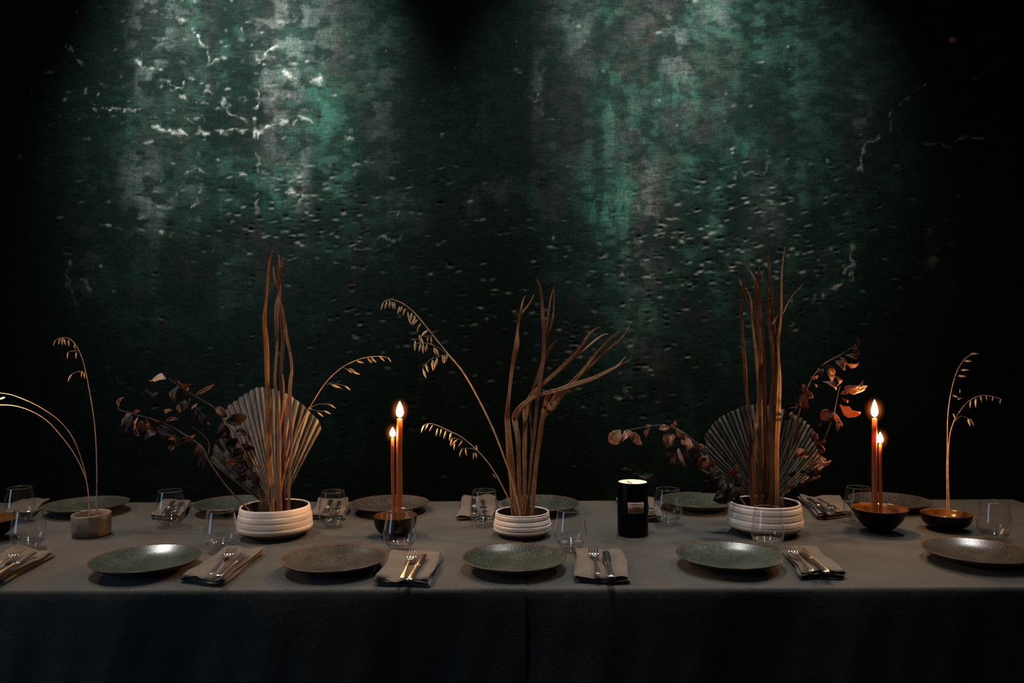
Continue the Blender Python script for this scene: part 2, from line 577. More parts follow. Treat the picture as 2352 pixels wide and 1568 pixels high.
for pts, w, s in (
        ([(590, 130), (600, 138), (618, 118), (632, 112)], 4, .95), ([(593, 205), (599, 225), (590, 262), (592, 318), (604, 300), (630, 285), (662, 274)], 4, .9),
        ([(672, 288), (678, 275), (695, 268), (714, 278), (718, 294)], 3.5, .85), ([(655, 165), (668, 175), (685, 188)], 6, .95), ([(714, 184), (740, 186)], 5, .8),
        ([(355, 288), (380, 297), (405, 302), (430, 300)], 4, .9), ([(468, 302), (485, 304)], 5, .8), ([(505, 302), (530, 296), (570, 295)], 5, .55),
        ([(315, 138), (330, 152), (350, 162), (372, 163)], 4, .7), ([(405, 35), (430, 55)], 6, .6), ([(455, 78), (475, 110), (483, 150), (500, 132), (520, 138)], 3, .55),
        ([(475, 203), (500, 212), (515, 240), (540, 265), (565, 278)], 4, .5), ([(375, 178), (400, 195), (412, 215)], 3, .45), ([(428, 185), (426, 215), (436, 228), (480, 236)], 3.5, .6),
        ([(420, 255), (450, 280), (465, 300)], 3, .45), ([(242, 246), (275, 249), (308, 252)], 2.5, .75), ([(160, 100), (172, 118), (195, 150)], 3, .5),
        ([(195, 200), (205, 225), (230, 262)], 3, .3), ([(425, 395), (455, 382), (466, 410), (455, 455), (445, 475)], 3, .5), ([(665, 440), (690, 452), (705, 455)], 5, .9),
        ([(590, 350), (597, 400), (588, 440), (590, 480)], 3, .35), ([(232, 512), (250, 512)], 2.5, .6), ([(845, 545), (890, 548), (905, 552)], 3, .35), ([(800, 573), (870, 570), (905, 560), (925, 540)], 2.5, .28),
        ([(915, 495), (922, 478), (924, 455)], 2.5, .35), ([(1505, 542), (1560, 545), (1610, 542)], 2, .6), ([(1300, 545), (1350, 546)], 2, .35), ([(1395, 630), (1430, 632)], 3, .5),
        ([(1235, 215), (1232, 250), (1255, 270), (1290, 275)], 3, .25), ([(1990, 332), (2015, 325), (2050, 308), (2052, 265), (2080, 232), (2130, 190)], 2.4, .40), ([(1978, 390), (1984, 340), (1975, 318)], 4, .30),
        ([(2200, 326), (2225, 318), (2262, 315)], 2.6, .75), ([(2100, 330), (2190, 338)], 1.6, .3), ([(1955, 640), (1950, 615), (1930, 655), (1905, 668), (1870, 695)], 5, .55), ([(1960, 570), (1955, 600), (1965, 650)], 6, .35),
        ([(1420, 835), (1440, 915)], 3, .3), ([(1410, 912), (1455, 914)], 4, .5), ([(1450, 1085), (1475, 1092), (1500, 1098)], 4, .35), ([(1685, 395), (1720, 400), (1760, 398), (1765, 340)], 2.5, .22),
        ([(150, 575), (168, 580)], 3, .3), ([(190, 640), (215, 665)], 4, .25), ([(250, 840), (290, 885), (360, 903)], 2.5, .15), ([(160, 600), (155, 650), (180, 700)], 3, .15)):
    vein(pts, w, s, 0.004)
r = random.Random(5)
for i in range(420):                          # flakes of old plaster
    if i < 290:
        cx, cy = r.gauss(520, 190), r.gauss(190, 140)
    elif i < 345:
        cx, cy = r.gauss(1600, 170), r.gauss(230, 150)
    else:
        cx, cy = r.uniform(100, 2250), r.uniform(60, 700)
    a, b_ = r.choice((2.5, 3.5, 5, 8)) * r.uniform(.8, 1.4), r.uniform(1.8, 5.0)
    sl = px_box(cx - a, cy - b_, cx + a, cy + b_, 16)
    u, v = U[sl] + N_U[sl] * .6, V[sl] + N_V[sl] * .6
    if u.size == 0:
        continue
    g = np.exp(-(((u - cx) / a) ** 2 + ((v - cy) / b_) ** 2) ** 1.5) * N_B[sl]
    chip[sl] = np.maximum(chip[sl], g * r.uniform(.1, .8) ** 2.2)
    H[sl] = np.maximum(H[sl], .0025 * g)
sl = px_box(2180, 85, 2198, 105, 9)
g = np.exp(-(((U[sl] - 2190) / 8) ** 2 + ((V[sl] - 96) / 6) ** 2) ** 2)
tan = np.zeros_like(green)
tan[sl] = g
# pits and dents pressed into the lower plaster
for i in range(3600):
    cx, cy = r.uniform(120, 2250), r.uniform(360, 1120)
    dens = max(math.exp(-((cx - 1700) / 260) ** 2 - ((cy - 560) / 170) ** 2), .8 * math.exp(-((cx - 700) / 230) ** 2 - ((cy - 480) / 130) ** 2), .75 * math.exp(-((cx - 1480) / 90) ** 2 - ((cy - 780) / 120) ** 2),
               .35 * math.exp(-((cx - 1150) / 500) ** 2 - ((cy - 700) / 260) ** 2))
    if r.random() > dens * 1.3 + 0.03:
        continue
    a, b_ = r.uniform(3.5, 7.5), r.uniform(2.0, 3.4)
    sl = px_box(cx - a, cy - b_ * 3, cx + a, cy + b_ * 3, 6)
    u, v = U[sl], V[sl]
    if u.size == 0:
        continue
    vv = v + (u - cx) * r.uniform(-.25, .25)
    g = np.exp(-((u - cx) / a) ** 2)
    if r.random() < .6:
        lip = g * np.exp(-((vv - cy - b_ * 1.5) / (b_ * .9)) ** 2)
        chip[sl] = np.maximum(chip[sl], lip * r.uniform(.05, .50) * (.35 + .65 * min(1, dens * 1.5)))
    H[sl] += g * (-0.0075 * np.exp(-((vv - cy) / b_) ** 2) + 0.0055 * np.exp(-((vv - cy - b_ * 1.5) / b_) ** 2)) * r.uniform(.4, 1.3)
chip = chip * (0.35 + 0.9 * sstep(0.3, 0.65, fbm(U, V, 16, 10, 77, 3)))
H = H + 0.010 * (fbm(U, V, 90, 60, 21, 4) - .5) + 0.0010 * (fbm(U, V, 16, 7, 22, 3) - .5)
grey, teal, chip, green, brown = (np.clip(a, 0, 1)[..., None] for a in (grey, teal, chip, green, brown))
warm = (fbm(U, V, 200, 300, 51, 3) * .9)[..., None]
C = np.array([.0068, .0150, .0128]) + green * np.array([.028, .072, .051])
C = C * (1 - .8 * brown) + brown * np.array([.026, .023, .021]) * np.interp(Vd, [0, 430, 700, 1000], [1, 1, .5, .2])[..., None]  # brown darkens downward with the same painted light falloff
grey = grey * .72
C = C * (1 - .75 * grey) + grey * (np.array([.125, .150, .138]) * (1 - .5 * sstep(.42, .6, warm)) + np.array([.13, .105, .105]) * .5 * sstep(.42, .6, warm))
C = C + teal * np.array([.020, .078, .054]) * (.25 + 1.2 * sstep(.38, .62, fbm(U, V, 16, 30, 91, 5)))[..., None]
C = C * (1 - chip) + chip * np.array([.46, .49, .44])
C = C * (1 - tan[..., None]) + tan[..., None] * np.array([.55, .40, .26])
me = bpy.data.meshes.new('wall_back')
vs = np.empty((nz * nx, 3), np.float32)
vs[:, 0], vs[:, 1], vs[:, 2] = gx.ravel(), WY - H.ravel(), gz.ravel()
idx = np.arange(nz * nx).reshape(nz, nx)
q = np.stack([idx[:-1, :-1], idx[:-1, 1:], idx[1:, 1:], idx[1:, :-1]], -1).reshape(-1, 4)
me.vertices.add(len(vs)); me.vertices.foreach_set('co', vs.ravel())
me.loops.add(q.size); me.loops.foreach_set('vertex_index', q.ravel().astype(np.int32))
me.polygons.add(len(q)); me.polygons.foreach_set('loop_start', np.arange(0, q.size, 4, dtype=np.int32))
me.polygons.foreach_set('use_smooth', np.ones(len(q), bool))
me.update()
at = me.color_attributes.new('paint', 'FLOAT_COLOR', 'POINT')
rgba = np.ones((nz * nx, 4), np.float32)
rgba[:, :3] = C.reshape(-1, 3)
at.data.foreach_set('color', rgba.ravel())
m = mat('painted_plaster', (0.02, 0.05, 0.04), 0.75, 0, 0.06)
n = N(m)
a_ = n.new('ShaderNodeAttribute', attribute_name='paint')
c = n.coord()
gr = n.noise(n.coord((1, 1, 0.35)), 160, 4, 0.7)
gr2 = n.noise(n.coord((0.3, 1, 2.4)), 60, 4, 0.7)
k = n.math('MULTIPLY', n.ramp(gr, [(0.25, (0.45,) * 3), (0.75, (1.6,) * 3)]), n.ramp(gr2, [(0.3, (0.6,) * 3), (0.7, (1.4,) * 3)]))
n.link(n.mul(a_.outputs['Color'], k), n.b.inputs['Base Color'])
n.bump(n.math('ADD', n.math('MULTIPLY', gr, 0.4), gr2), 0.35, 0.006)
me.materials.append(m)
wb = bpy.data.objects.new('wall_back', me)
COL.objects.link(wb)
wb['kind'] = 'structure'
b = MB()
for q_ in ((-RX, RX, 0, z0), (-RX, RX, z1, RH), (-RX, x0, z0, z1), (x1, RX, z0, z1)):
    b.box(q_[0], q_[1], WY, WY + 0.1, q_[2], q_[3])
b.box(x0, x1, WY + 0.02, WY + 0.1, z0, z1)
b.build('wall_surround', M['dark_wall'], wb, smooth=False)

# ------------------------------------------------------------------ the spotlights' housings above the table
M['lamp_lens'] = emit('lamp_lens', (1.0, 0.95, 0.88), 170)
M['lamp_body'] = mat('black_lamp_body', (0.012, 0.012, 0.012), 0.5)
row = ('left end', 'middle', 'right end')
for k, (x, y, z, row_name) in enumerate(((-1.05, 1.785, 2.5, 'front'), (0.12, 1.785, 2.5, 'front'), (1.1, 1.785, 2.5, 'front'), (-1.65, 2.72, 2.7, 'rear'), (0.45, 2.72, 2.7, 'rear'), (1.75, 2.72, 2.7, 'rear'))):
    t = thing('ceiling_spotlight', (x, y, z), 'black tubular spotlight hanging over the table, %s row, %s' % (row_name, row[k % 3]), 'lamp', 'spotlights over the table')
    MB().lathe([(0.058, 0.02), (0.062, 0.02), (0.062, 0.24), (0.0005, 0.245)], 28).build('housing', M['lamp_body'], t)
    MB().lathe([(0.057, 0.24), (0.057, 0.02)], 28).build('reflector', M['lamp_body'], t)
    MB().lathe([(0.0005, 0.150), (0.03, 0.154), (0.050, 0.165)], 24).build('lens', M['lamp_lens'], t)
    MB().tube([(0, 0, 0.24), (0, 0, RH - z + .004)], .006, 8).build('rod', M['lamp_body'], t)

# ------------------------------------------------------------------ table and its two cloths
YF, YB, XL, XR = 1.738, 2.706, -2.35, 1.69
tb_ = thing('dining_table', (0, 2.2, 0), 'long wooden dining table hidden under two grey linen cloths', 'table')
MB().box(XL + .01, XR - .01, YF - 2.2 + .008, YB - 2.2 - .008, 0.71, ZT - 0.008).build('tabletop', M['wood'], tb_, False)
for sx in (XL + .12, XR - .12, -.4):
    for sy in (-.36, .36):
        MB().box(sx - .035, sx + .035, sy - .035, sy + .035, 0, 0.71).build('leg', M['wood'], tb_, False)


def cloth(name, xa, xb, lift, hang_l, hang_r, seed, label):
    drop = 0.62
    rnd = np.random.default_rng(seed)
    us = list(np.linspace(xa, xb, int((xb - xa) / 0.018)))
    R = 0.010

    def over(d):                              # distance past the edge -> (out, down)
        if d <= 0:
            return 0, 0
        if d < R * PI / 2:
            t = d / R
            return R * math.sin(t), R * (1 - math.cos(t))
        return R, R + d - R * PI / 2
    hang = [R * PI / 2 * k / 4 for k in range(1, 5)] + list(np.linspace(0.03, drop, 16))
    ys = [-(h) for h in reversed(hang)] + list(np.linspace(0, 1, 54))[0:] + [1 + h for h in hang]
    if hang_r:
        us = us + [xb + h for h in hang]
    if hang_l:
        us = [xa - h for h in reversed(hang)] + us
    v, f = [], []
    ph = rnd.random(8) * 6
    for u in us:
        ox = over(u - xb) if hang_r else (0, 0)
        oxl = over(xa - u) if hang_l else (0, 0)
        X = min(max(u, xa), xb) + ox[0] - oxl[0]
        for w_ in ys:
            if w_ < 0:
                o, d = over(-w_)
                Y = YF + R - o
            elif w_ > 1:
                o, d = over(w_ - 1)
                Y = YB - R + o
            else:
                o, d = 0, 0
                Y = YF + R + (YB - YF - 2 * R) * w_
            dd = max(d, ox[1], oxl[1])
            z = ZT + lift * min(1, max(0, (X + 0.12) / 0.08)) - dd - (0.0006 if dd == 0 else 0)
            X2, Y2 = X, Y
            if dd == 0:
                z += 0.0009 * (math.sin(X * 21 + ph[0] + 3 * math.sin(Y * 7 + ph[1])) * math.sin(Y * 13 + ph[2]) - 1)
            else:
                fold = min(1, dd / 0.45) * 0.022 + min(1, dd / .04) * 0.002
                s_ = math.sin(X * 9 + ph[3] + math.sin(X * 4 + ph[4])) + 0.5 * math.sin(X * 23 + ph[5] + dd * 3) + .25 * math.sin(X * 57 + dd * 14 + ph[6])
                if d >= ox[1] and d >= oxl[1]:
                    Y2 += (-1 if w_ < 0 else 1) * fold * (s_ + 1.2) * 0.5
                else:
                    X2 += (1 if ox[1] else -1) * fold * (math.sin(Y * 11 + ph[3]) + 1.2) * 0.5
            v.append((X2, Y2, z))
    n_ = len(ys)
    for i in range(len(us) - 1):
        for j in range(n_ - 1):
            f.append((i * n_ + j, (i + 1) * n_ + j, (i + 1) * n_ + j + 1, i * n_ + j + 1))
    b = MB()
    b.v, b.f = v, f
    o = b.build(name, M['cloth'])
    return tag(o, label, 'tablecloth', 'grey linen tablecloths')


cloth('tablecloth', XL, 0.028, 0.0022, True, False, 1, 'grey linen tablecloth over the left half of the long table, edge at the middle seam')
cloth('tablecloth', -0.02, XR, 0.0, False, True, 2, 'grey linen tablecloth over the right half of the long table, ending at the corner')

# ------------------------------------------------------------------ plates
def plate(px, py, m, label, group, seed):
    p = T(px, py, 0.028)
    prof = [(0.0005, 0.0045), (0.03, 0.0045), (0.06, 0.0060), (0.085, 0.0105), (0.105, 0.0185), (0.1215, 0.0285), (0.1245, 0.0297),
            (0.1248, 0.0285), (0.118, 0.0225), (0.10, 0.0125), (0.08, 0.0055), (0.066, 0.0030), (0.064, 0.0), (0.060, 0.0), (0.058, 0.002), (0.0005, 0.002)]
    o = MB().lathe(prof, 64, wob=0.006, seed=seed).build('plate', m)
    o.location = (p.x, p.y, ZT)
    o.rotation_euler = (0, 0, seed * 1.7)
    tag(o, label, 'plate', group)


fg, bg = 'speckled plates along the front edge', 'speckled plates along the far edge'
plate(336, 1281, M['plate_green'], 'speckled green stoneware plate at the front edge, in front of the small sand-coloured cup', fg, 1)
plate(768, 1279.5, M['plate_brown'], 'speckled brown stoneware plate at the front edge, before the widest white bowl on the left', fg, 2)
plate(1182, 1278, M['plate_green'], 'speckled green plate at the front edge, before the smallest white ribbed bowl', fg, 3)
plate(1674, 1273, M['plate_green'], 'speckled green plate at the front edge, just right of the black jar candle', fg, 4)
plate(2246, 1263, M['plate_brown'], 'speckled brown plate at the front right, cut by the picture edge', fg, 5)
plate(199, 1156, M['plate_green'], 'speckled plate at the far edge, behind the small sand-coloured cup', bg, 6)
plate(538, 1154, M['plate_green'], 'speckled plate at the far edge, partly behind the left white bowl', bg, 7)
plate(895, 1154, M['plate_brown'], 'speckled plate at the far edge, behind the left pair of lit tapers', bg, 8)
plate(1240, 1154, M['plate_green'], 'speckled green plate at the far edge, behind the smallest white bowl', bg, 9)
plate(1606, 1147, M['plate_green'], 'speckled green plate at the far edge, between the black jar candle and right white bowl', bg, 10)
plate(2043, 1147, M['plate_brown'], 'speckled plate at the far edge, behind the right pair of lit tapers', bg, 11)

# ------------------------------------------------------------------ drinking glasses
def glass_mesh():
    r0 = thing('drinking_glass', (0, 0, 0), '', 'glass', 'stemless drinking glasses')
    out = [(0.0245, 0.0065), (0.031, 0.012), (0.0375, 0.020), (0.0412, 0.030), (0.0424, 0.040), (0.0418, 0.052), (0.0398, 0.066), (0.0372, 0.082), (0.0345, 0.098), (0.0336, 0.103)]
    inn = [(0.0325, 0.1034), (0.0333, 0.098), (0.0360, 0.082), (0.0386, 0.066), (0.0405, 0.052), (0.0410, 0.040), (0.0398, 0.030), (0.0370, 0.0235), (0.031, 0.0185)]
    so = [np.array(p) for p in smooth_path(out, 3)]
    si = [np.array(p) for p in smooth_path(inn, 3)]
    MB().lathe(so, 40).build('bowl', M['glass'], r0)
    MB().lathe(si, 40).build('inner_wall', M['glass'], r0)
    MB().lathe([so[-1], ((so[-1][0] + si[0][0]) / 2, 0.1042), si[0]], 40).build('rim', M['glass_base'], r0)
    MB().lathe([(0.0004, 0.0018), (0.017, 0.0012), (0.0215, 0.0), (0.0240, 0.0010), (0.0244, 0.0030), (0.0236, 0.0044), (0.0252, 0.0060), (0.0256, 0.0078), (0.0250, 0.0092), (0.0280, 0.0112), (0.0300, 0.0128), (0.0305, 0.0146), (0.0330, 0.0168), (0.0366, 0.0200), (0.0350, 0.0210), (0.030, 0.0186), (0.026, 0.0180), (0.019, 0.0150), (0.014, 0.0152), (0.008, 0.0136), (0.0004, 0.0140)], 40).build('base', M['glass_heel'], r0)
    return r0


gl_ = [(65, 1260, 'stemless drinking glass at the far left, in front of the leftmost brown bowl'),
       (507, 1264, 'stemless drinking glass in front of the left white bowl, above the first napkin'),
       (918, 1265, 'stemless drinking glass in front of the brown bowl holding the left tapers'),
       (1311, 1262, 'stemless drinking glass just right of the smallest white bowl'),
       (1763, 1257, 'stemless drinking glass directly in front of the right white bowl'),
       (2284, 1240, 'stemless drinking glass behind the plate at the front right corner'),
       (45, 1198, 'stemless drinking glass at the far edge, leftmost, behind another glass'),
       (391, 1207, 'stemless drinking glass at the far edge, right of the small sand-coloured cup'),
       (765, 1209, 'stemless drinking glass at the far edge, right of the left white bowl'),
       (1112, 1207, 'stemless drinking glass at the far edge, left of the smallest white bowl'),
       (1534, 1203, 'stemless drinking glass at the far edge, right of the black jar candle'),
       (1972, 1199, 'stemless drinking glass at the far edge, behind the brown bowl of the right tapers')]
g0 = glass_mesh()
for i, (px, py, lb) in enumerate(gl_):
    p = T(px, py)
    if i == 0:
        g0.location, g0['label'] = (p.x, p.y, ZT + .0003), lb
    else:
        copy_thing(g0, (p.x, p.y, ZT + .0003), i * 0.7, lb)

# ------------------------------------------------------------------ bowls and cup
def white_bowl(px, py, rad, h, label, seed, amp):
    p = T(px, py)
    t = thing('ribbed_bowl', (p.x, p.y, ZT), label, 'bowl', 'white ribbed bowls')
    body = [(rad * .972, h * .235), (rad * .998, h * .30), (rad * 1.0, h * .38), (rad * .985, h * .58), (rad * .955, h * .80), (rad * .925, h * .97)]
    prof = []
    for k, (r_, z_) in enumerate(smooth_path(body, 12)):
        f_ = min(1, max(0, (z_ / h - .30) / .1))
        prof.append((r_ - f_ * amp * (max(0, math.sin(z_ / h * 2 * PI * 5.2 + seed)) ** 4 + .35 * math.sin(z_ / h * 2 * PI * 2.1 + seed * 2)), z_))
    prof += [(rad * .912, h), (rad * .885, h * .995), (rad * .875, h * .965)]
    MB().lathe(prof, 72, wob=0.004, seed=seed).build('body', M['ceramic'], t)
    MB().lathe([(rad * .875, h * .965), (rad * .87, h * .8), (rad * .86, h * .4), (rad * .7, h * .16), (rad * .4, h * .10), (0.0005, h * .10)], 72, wob=0.004, seed=seed).build('inner_glaze', M['inner'], t)
    MB().lathe([(0.0005, .003), (rad * .60, 0.0), (rad * .66, 0.001), (rad * .80, h * .08), (rad * .93, h * .19), (rad * .972, h * .236)], 72, wob=0.004, seed=seed).build('raw_clay_foot', M['raw_clay'], t)
    return p


W1 = white_bowl(632, 1229, 0.1025, 0.085, 'wide white ribbed ceramic bowl left, holding tall palm blades and a grey fan leaf', 1, .0009)
W2 = white_bowl(1200, 1229, 0.0800, 0.068, 'smallest white ribbed ceramic bowl in the middle, holding bent dry palm blades', 2.2, .0024)
W3 = white_bowl(1757, 1223, 0.1030, 0.088, 'wide white ribbed ceramic bowl right, holding a round fan leaf and leafy twigs', 3.1, .0016)


def brown_bowl(px, py, rad, h, flare, label, seed):
    p = T(px, py)
    t = thing('brown_bowl', (p.x, p.y, ZT), label, 'bowl', 'dark brown glazed bowls')
    e = 0.36 if flare else 0.5
    out = [(rad * e, 0.0), (rad * (e + .03), 0.002), (rad * (e + .06), 0.008)] + ([(rad * .72, h * .45), (rad * .9, h * .8), (rad * .985, h * .98)] if flare else [(rad * .80, h * .32), (rad * .94, h * .6), (rad * .99, h * .97)])
    MB().lathe(smooth_path(out, 4) + [(rad, h), (rad * .985, h * 1.01)], 56, wob=.004, seed=seed).build('outside', M['darkglaze'], t)
    MB().lathe([(rad * .985, h * 1.01), (rad * .96, h * .985)] + smooth_path(([(rad * .91, h * .9), (rad * .72, h * .55), (rad * .5, h * .27)] if flare else [(rad * .94, h * .9), (rad * .84, h * .6), (rad * .6, h * .28)]) + [(rad * .3, h * .17), (0.0005, h * .15)], 4), 56, wob=.004, seed=seed).build('inside', M['brownglaze'], t)
    return p


BB0 = brown_bowl(-22, 1238, 0.072, 0.056, True, 'dark brown glazed bowl cut by the left picture edge', 0)
BB1 = brown_bowl(908, 1231, 0.0605, 0.058, False, 'dark brown glazed bowl holding the left pair of lit tapers', 1)
BB2 = brown_bowl(2020, 1221, 0.0765, 0.067, True, 'largest dark brown glazed bowl, holding the right pair of lit tapers', 2)
BB3 = brown_bowl(2173, 1215, 0.068, 0.046, False, 'low dark brown glazed bowl at the right, holding two oat stems', 3)
CP = T(210, 1228)
c_ = MB().lathe([(0.0005, 0.003), (0.03, 0.0), (0.044, 0.0), (0.0485, 0.004), (0.0495, 0.02), (0.050, 0.04), (0.0505, 0.059), (0.0490, 0.0615), (0.0465, 0.060), (0.0455, 0.045), (0.044, 0.012), (0.0005, 0.008)], 48, wob=0.012, seed=.6).build('sand_cup', M['cup'])
c_.location = (CP.x, CP.y, ZT)
tag(c_, 'small sand-coloured handmade ceramic cup with uneven rim, holding three thin oat stems', 'cup')


# ------------------------------------------------------------------ taper candles
def taper(bowl, h_bowl, top, base, wpx, fl, label):
    Y = bowl.y
    a, b_ = P(top[0], top[1], Y), P(base[0], base[1], Y)
    zb = ZT + h_bowl * .16 + 0.0012
    a.y += 0.004
    org = Vector((b_.x + (b_.x - a.x) * 0.0, Y, zb))
    t = thing('taper_candle', org, label, 'candle', 'lit beeswax taper candles')
    r_ = wpx * Y / F / 2
    n_ = 10
    pts, rad = [], []
    for k in range(n_ + 1):
        q = k / n_
        pts.append(org.lerp(a, q) - org + Vector((0.0007 * math.sin(q * 7), 0, 0)))
        rad.append(r_ * (1.12 - 0.2 * q) * (1 + .03 * math.sin(q * 17)))
    pts += [pts[-1] + Vector((0, 0, .0012))]
    rad += [r_ * .55]
    MB().tube(pts, rad, 14).build('wax_stick', M['wax'], t)
    tip = pts[-1]
    MB().tube([tip - Vector((0, 0, .002)), tip + Vector((0.0004, 0, .004)), tip + Vector((.001, 0, .0075))], .0009, 6).build('wick', M['wick'], t)
    s = (fl[1] * Y / F)
    w_ = fl[0] * Y / F / 2
    prof = [(0.0003, 0), (w_ * .62, s * .07), (w_ * .93, s * .2), (w_, s * .32), (w_ * .88, s * .5), (w_ * .6, s * .7), (w_ * .28, s * .88), (0.0003, s)]
    MB().lathe(smooth_path(prof, 3), 20, c=(tip.x, tip.y, tip.z + .003)).build('flame', M['flame'], t)
    hb = MB().lathe([(0.030 * math.sin(PI * k / 12) + 1e-4, -0.040 * math.cos(PI * k / 12)) for k in range(13)], 20).build('flame_bloom', M['flame_bloom'], t)  # added halo: lens bloom built as a glowing volume
    hb.location = (tip.x, tip.y, tip.z + .003 + s * .42)
    sc_ = (0.6 + .4 * s / .04)
    hb.scale = (sc_, sc_, sc_)
    return t


taper(BB1, .058, (917.5, 962), (916, 1200), 14, (17, 37), 'taller lit orange beeswax taper in the brown bowl left of the middle')
taper(BB1, .058, (901, 1007), (904, 1200), 8, (13, 22), 'shorter thin lit taper beside the taller one, left of the middle')
taper(BB2, .067, (2010, 961), (2009, 1185), 12, (15, 40), 'taller lit orange taper in the largest brown bowl at the right')
taper(BB2, .067, (2023, 1021), (2023, 1185), 7, (13, 25), 'shorter thin lit taper close beside the taller one at the right')
taper(BB0, .056, (-26, 950), (-26, 1200), 13, (17, 38), 'lit taper in the bowl at the left picture edge, out of view')

# ------------------------------------------------------------------ black jar candle
p = T(1453.5, 1226)
jr, jh = 0.0425, 0.1475
t = thing('jar_candle', (p.x, p.y, ZT), 'black cylindrical jar candle with beige paper label and glowing top', 'candle')
MB().lathe([(0.0005, 0.002), (jr - .004, 0), (jr - .001, .001), (jr, .004), (jr, jh - .0015), (jr - .0008, jh), (jr - .0022, jh), (jr - .003, jh - .0015)], 64).build('jar', M['black_jar'], t)
MB().lathe([(jr - .003, jh - .0015), (jr - .003, jh - .062)], 64).build('inner_lining', M['jar_inner'], t)
MB().lathe([(jr - .003, jh - .062), (0.0005, jh - .062)], 64).build('wax_pool', M['soft_wax'], t)
MB().tube([(0.004, 0.012, jh - .062), (0.004, 0.016, jh - .045), (-0.006, 0.036, jh - .012), (-.010, 0.0375, jh - .006), (0.002, .0385, jh - .012), (0.010, .0378, jh - .0215), (.015, .036, jh - .03)], .0010, 6).build('wick', M['wick'], t)
MB().lathe(smooth_path([(0.0003, 0), (.0045, .003), (.0052, .009), (.003, .018), (0.0003, .027)], 3), 16, c=(-0.005, -0.008, jh - .060)).build('flame', M['flame_low'], t)
lab = MB()
la0 = -math.pi / 2 + (p.x / p.y) * -1
rows = []
lw, lz0, lz1 = 0.0232, 0.066, 0.0965
lc = -PI / 2 + 0.075
for k in range(17):
    a = lc + (k / 16 - .5) * 2 * lw / jr
    rows.append(lab.ring([((jr + d) * math.cos(a), (jr + d) * math.sin(a), z_) for d, z_ in ((.0001, lz0), (.0005, lz0), (.0005, lz1), (.0001, lz1))]))
for a, b_ in zip(rows, rows[1:]):
    lab.bridge(a, b_)
lo = lab.build('paper_label', M['label_paper'], t)
lo['label'] = 'beige paper label with small dark print'


def print_line(text, size, z_, wid=None):
    cu = bpy.data.curves.new('lettering', 'FONT')
    cu.body, cu.size, cu.align_x = text, size, 'CENTER'
    cu.extrude = 0
    tmp = bpy.data.objects.new('lettering', cu)
    COL.objects.link(tmp)
    bpy.context.view_layer.update()
    me = bpy.data.meshes.new_from_object(tmp.evaluated_get(bpy.context.evaluated_depsgraph_get()))
    bpy.data.objects.remove(tmp)
    xs = [v.co.x for v in me.vertices]
    s_ = wid / (max(xs) - min(xs)) if wid else 1.0
    for v in me.vertices:
        a = lc + v.co.x * s_ / jr
        v.co = ((jr + .0008) * math.cos(a), (jr + .0008) * math.sin(a), z_ + v.co.y)
    me.materials.append(M['print'])
    o = bpy.data.objects.new('lettering', me)
    COL.objects.link(o)
    o.parent = lo


print_line('AMBER', .0064, .0805, .021)
for z_, half, segs in ((.0905, .0165, 9), (.0770, .0135, 8), (.0700, .0145, 9)):   # lines of print too small to read
    b = MB()
    rr = random.Random(int(z_ * 1e5))
    for k in range(segs):
        xa = -half + 2 * half * k / segs
        xb = xa + 2 * half / segs * rr.uniform(.7, .92)
        r4 = []
        for x_, zz in ((xa, z_), (xb, z_), (xb, z_ + .0016), (xa, z_ + .0016)):
            a = lc + x_ / jr
            r4.append(((jr + .0008) * math.cos(a), (jr + .0008) * math.sin(a), zz))
        b.f.append(tuple(b.ring(r4)))
    b.build('print_line', M['print'], lo, False)


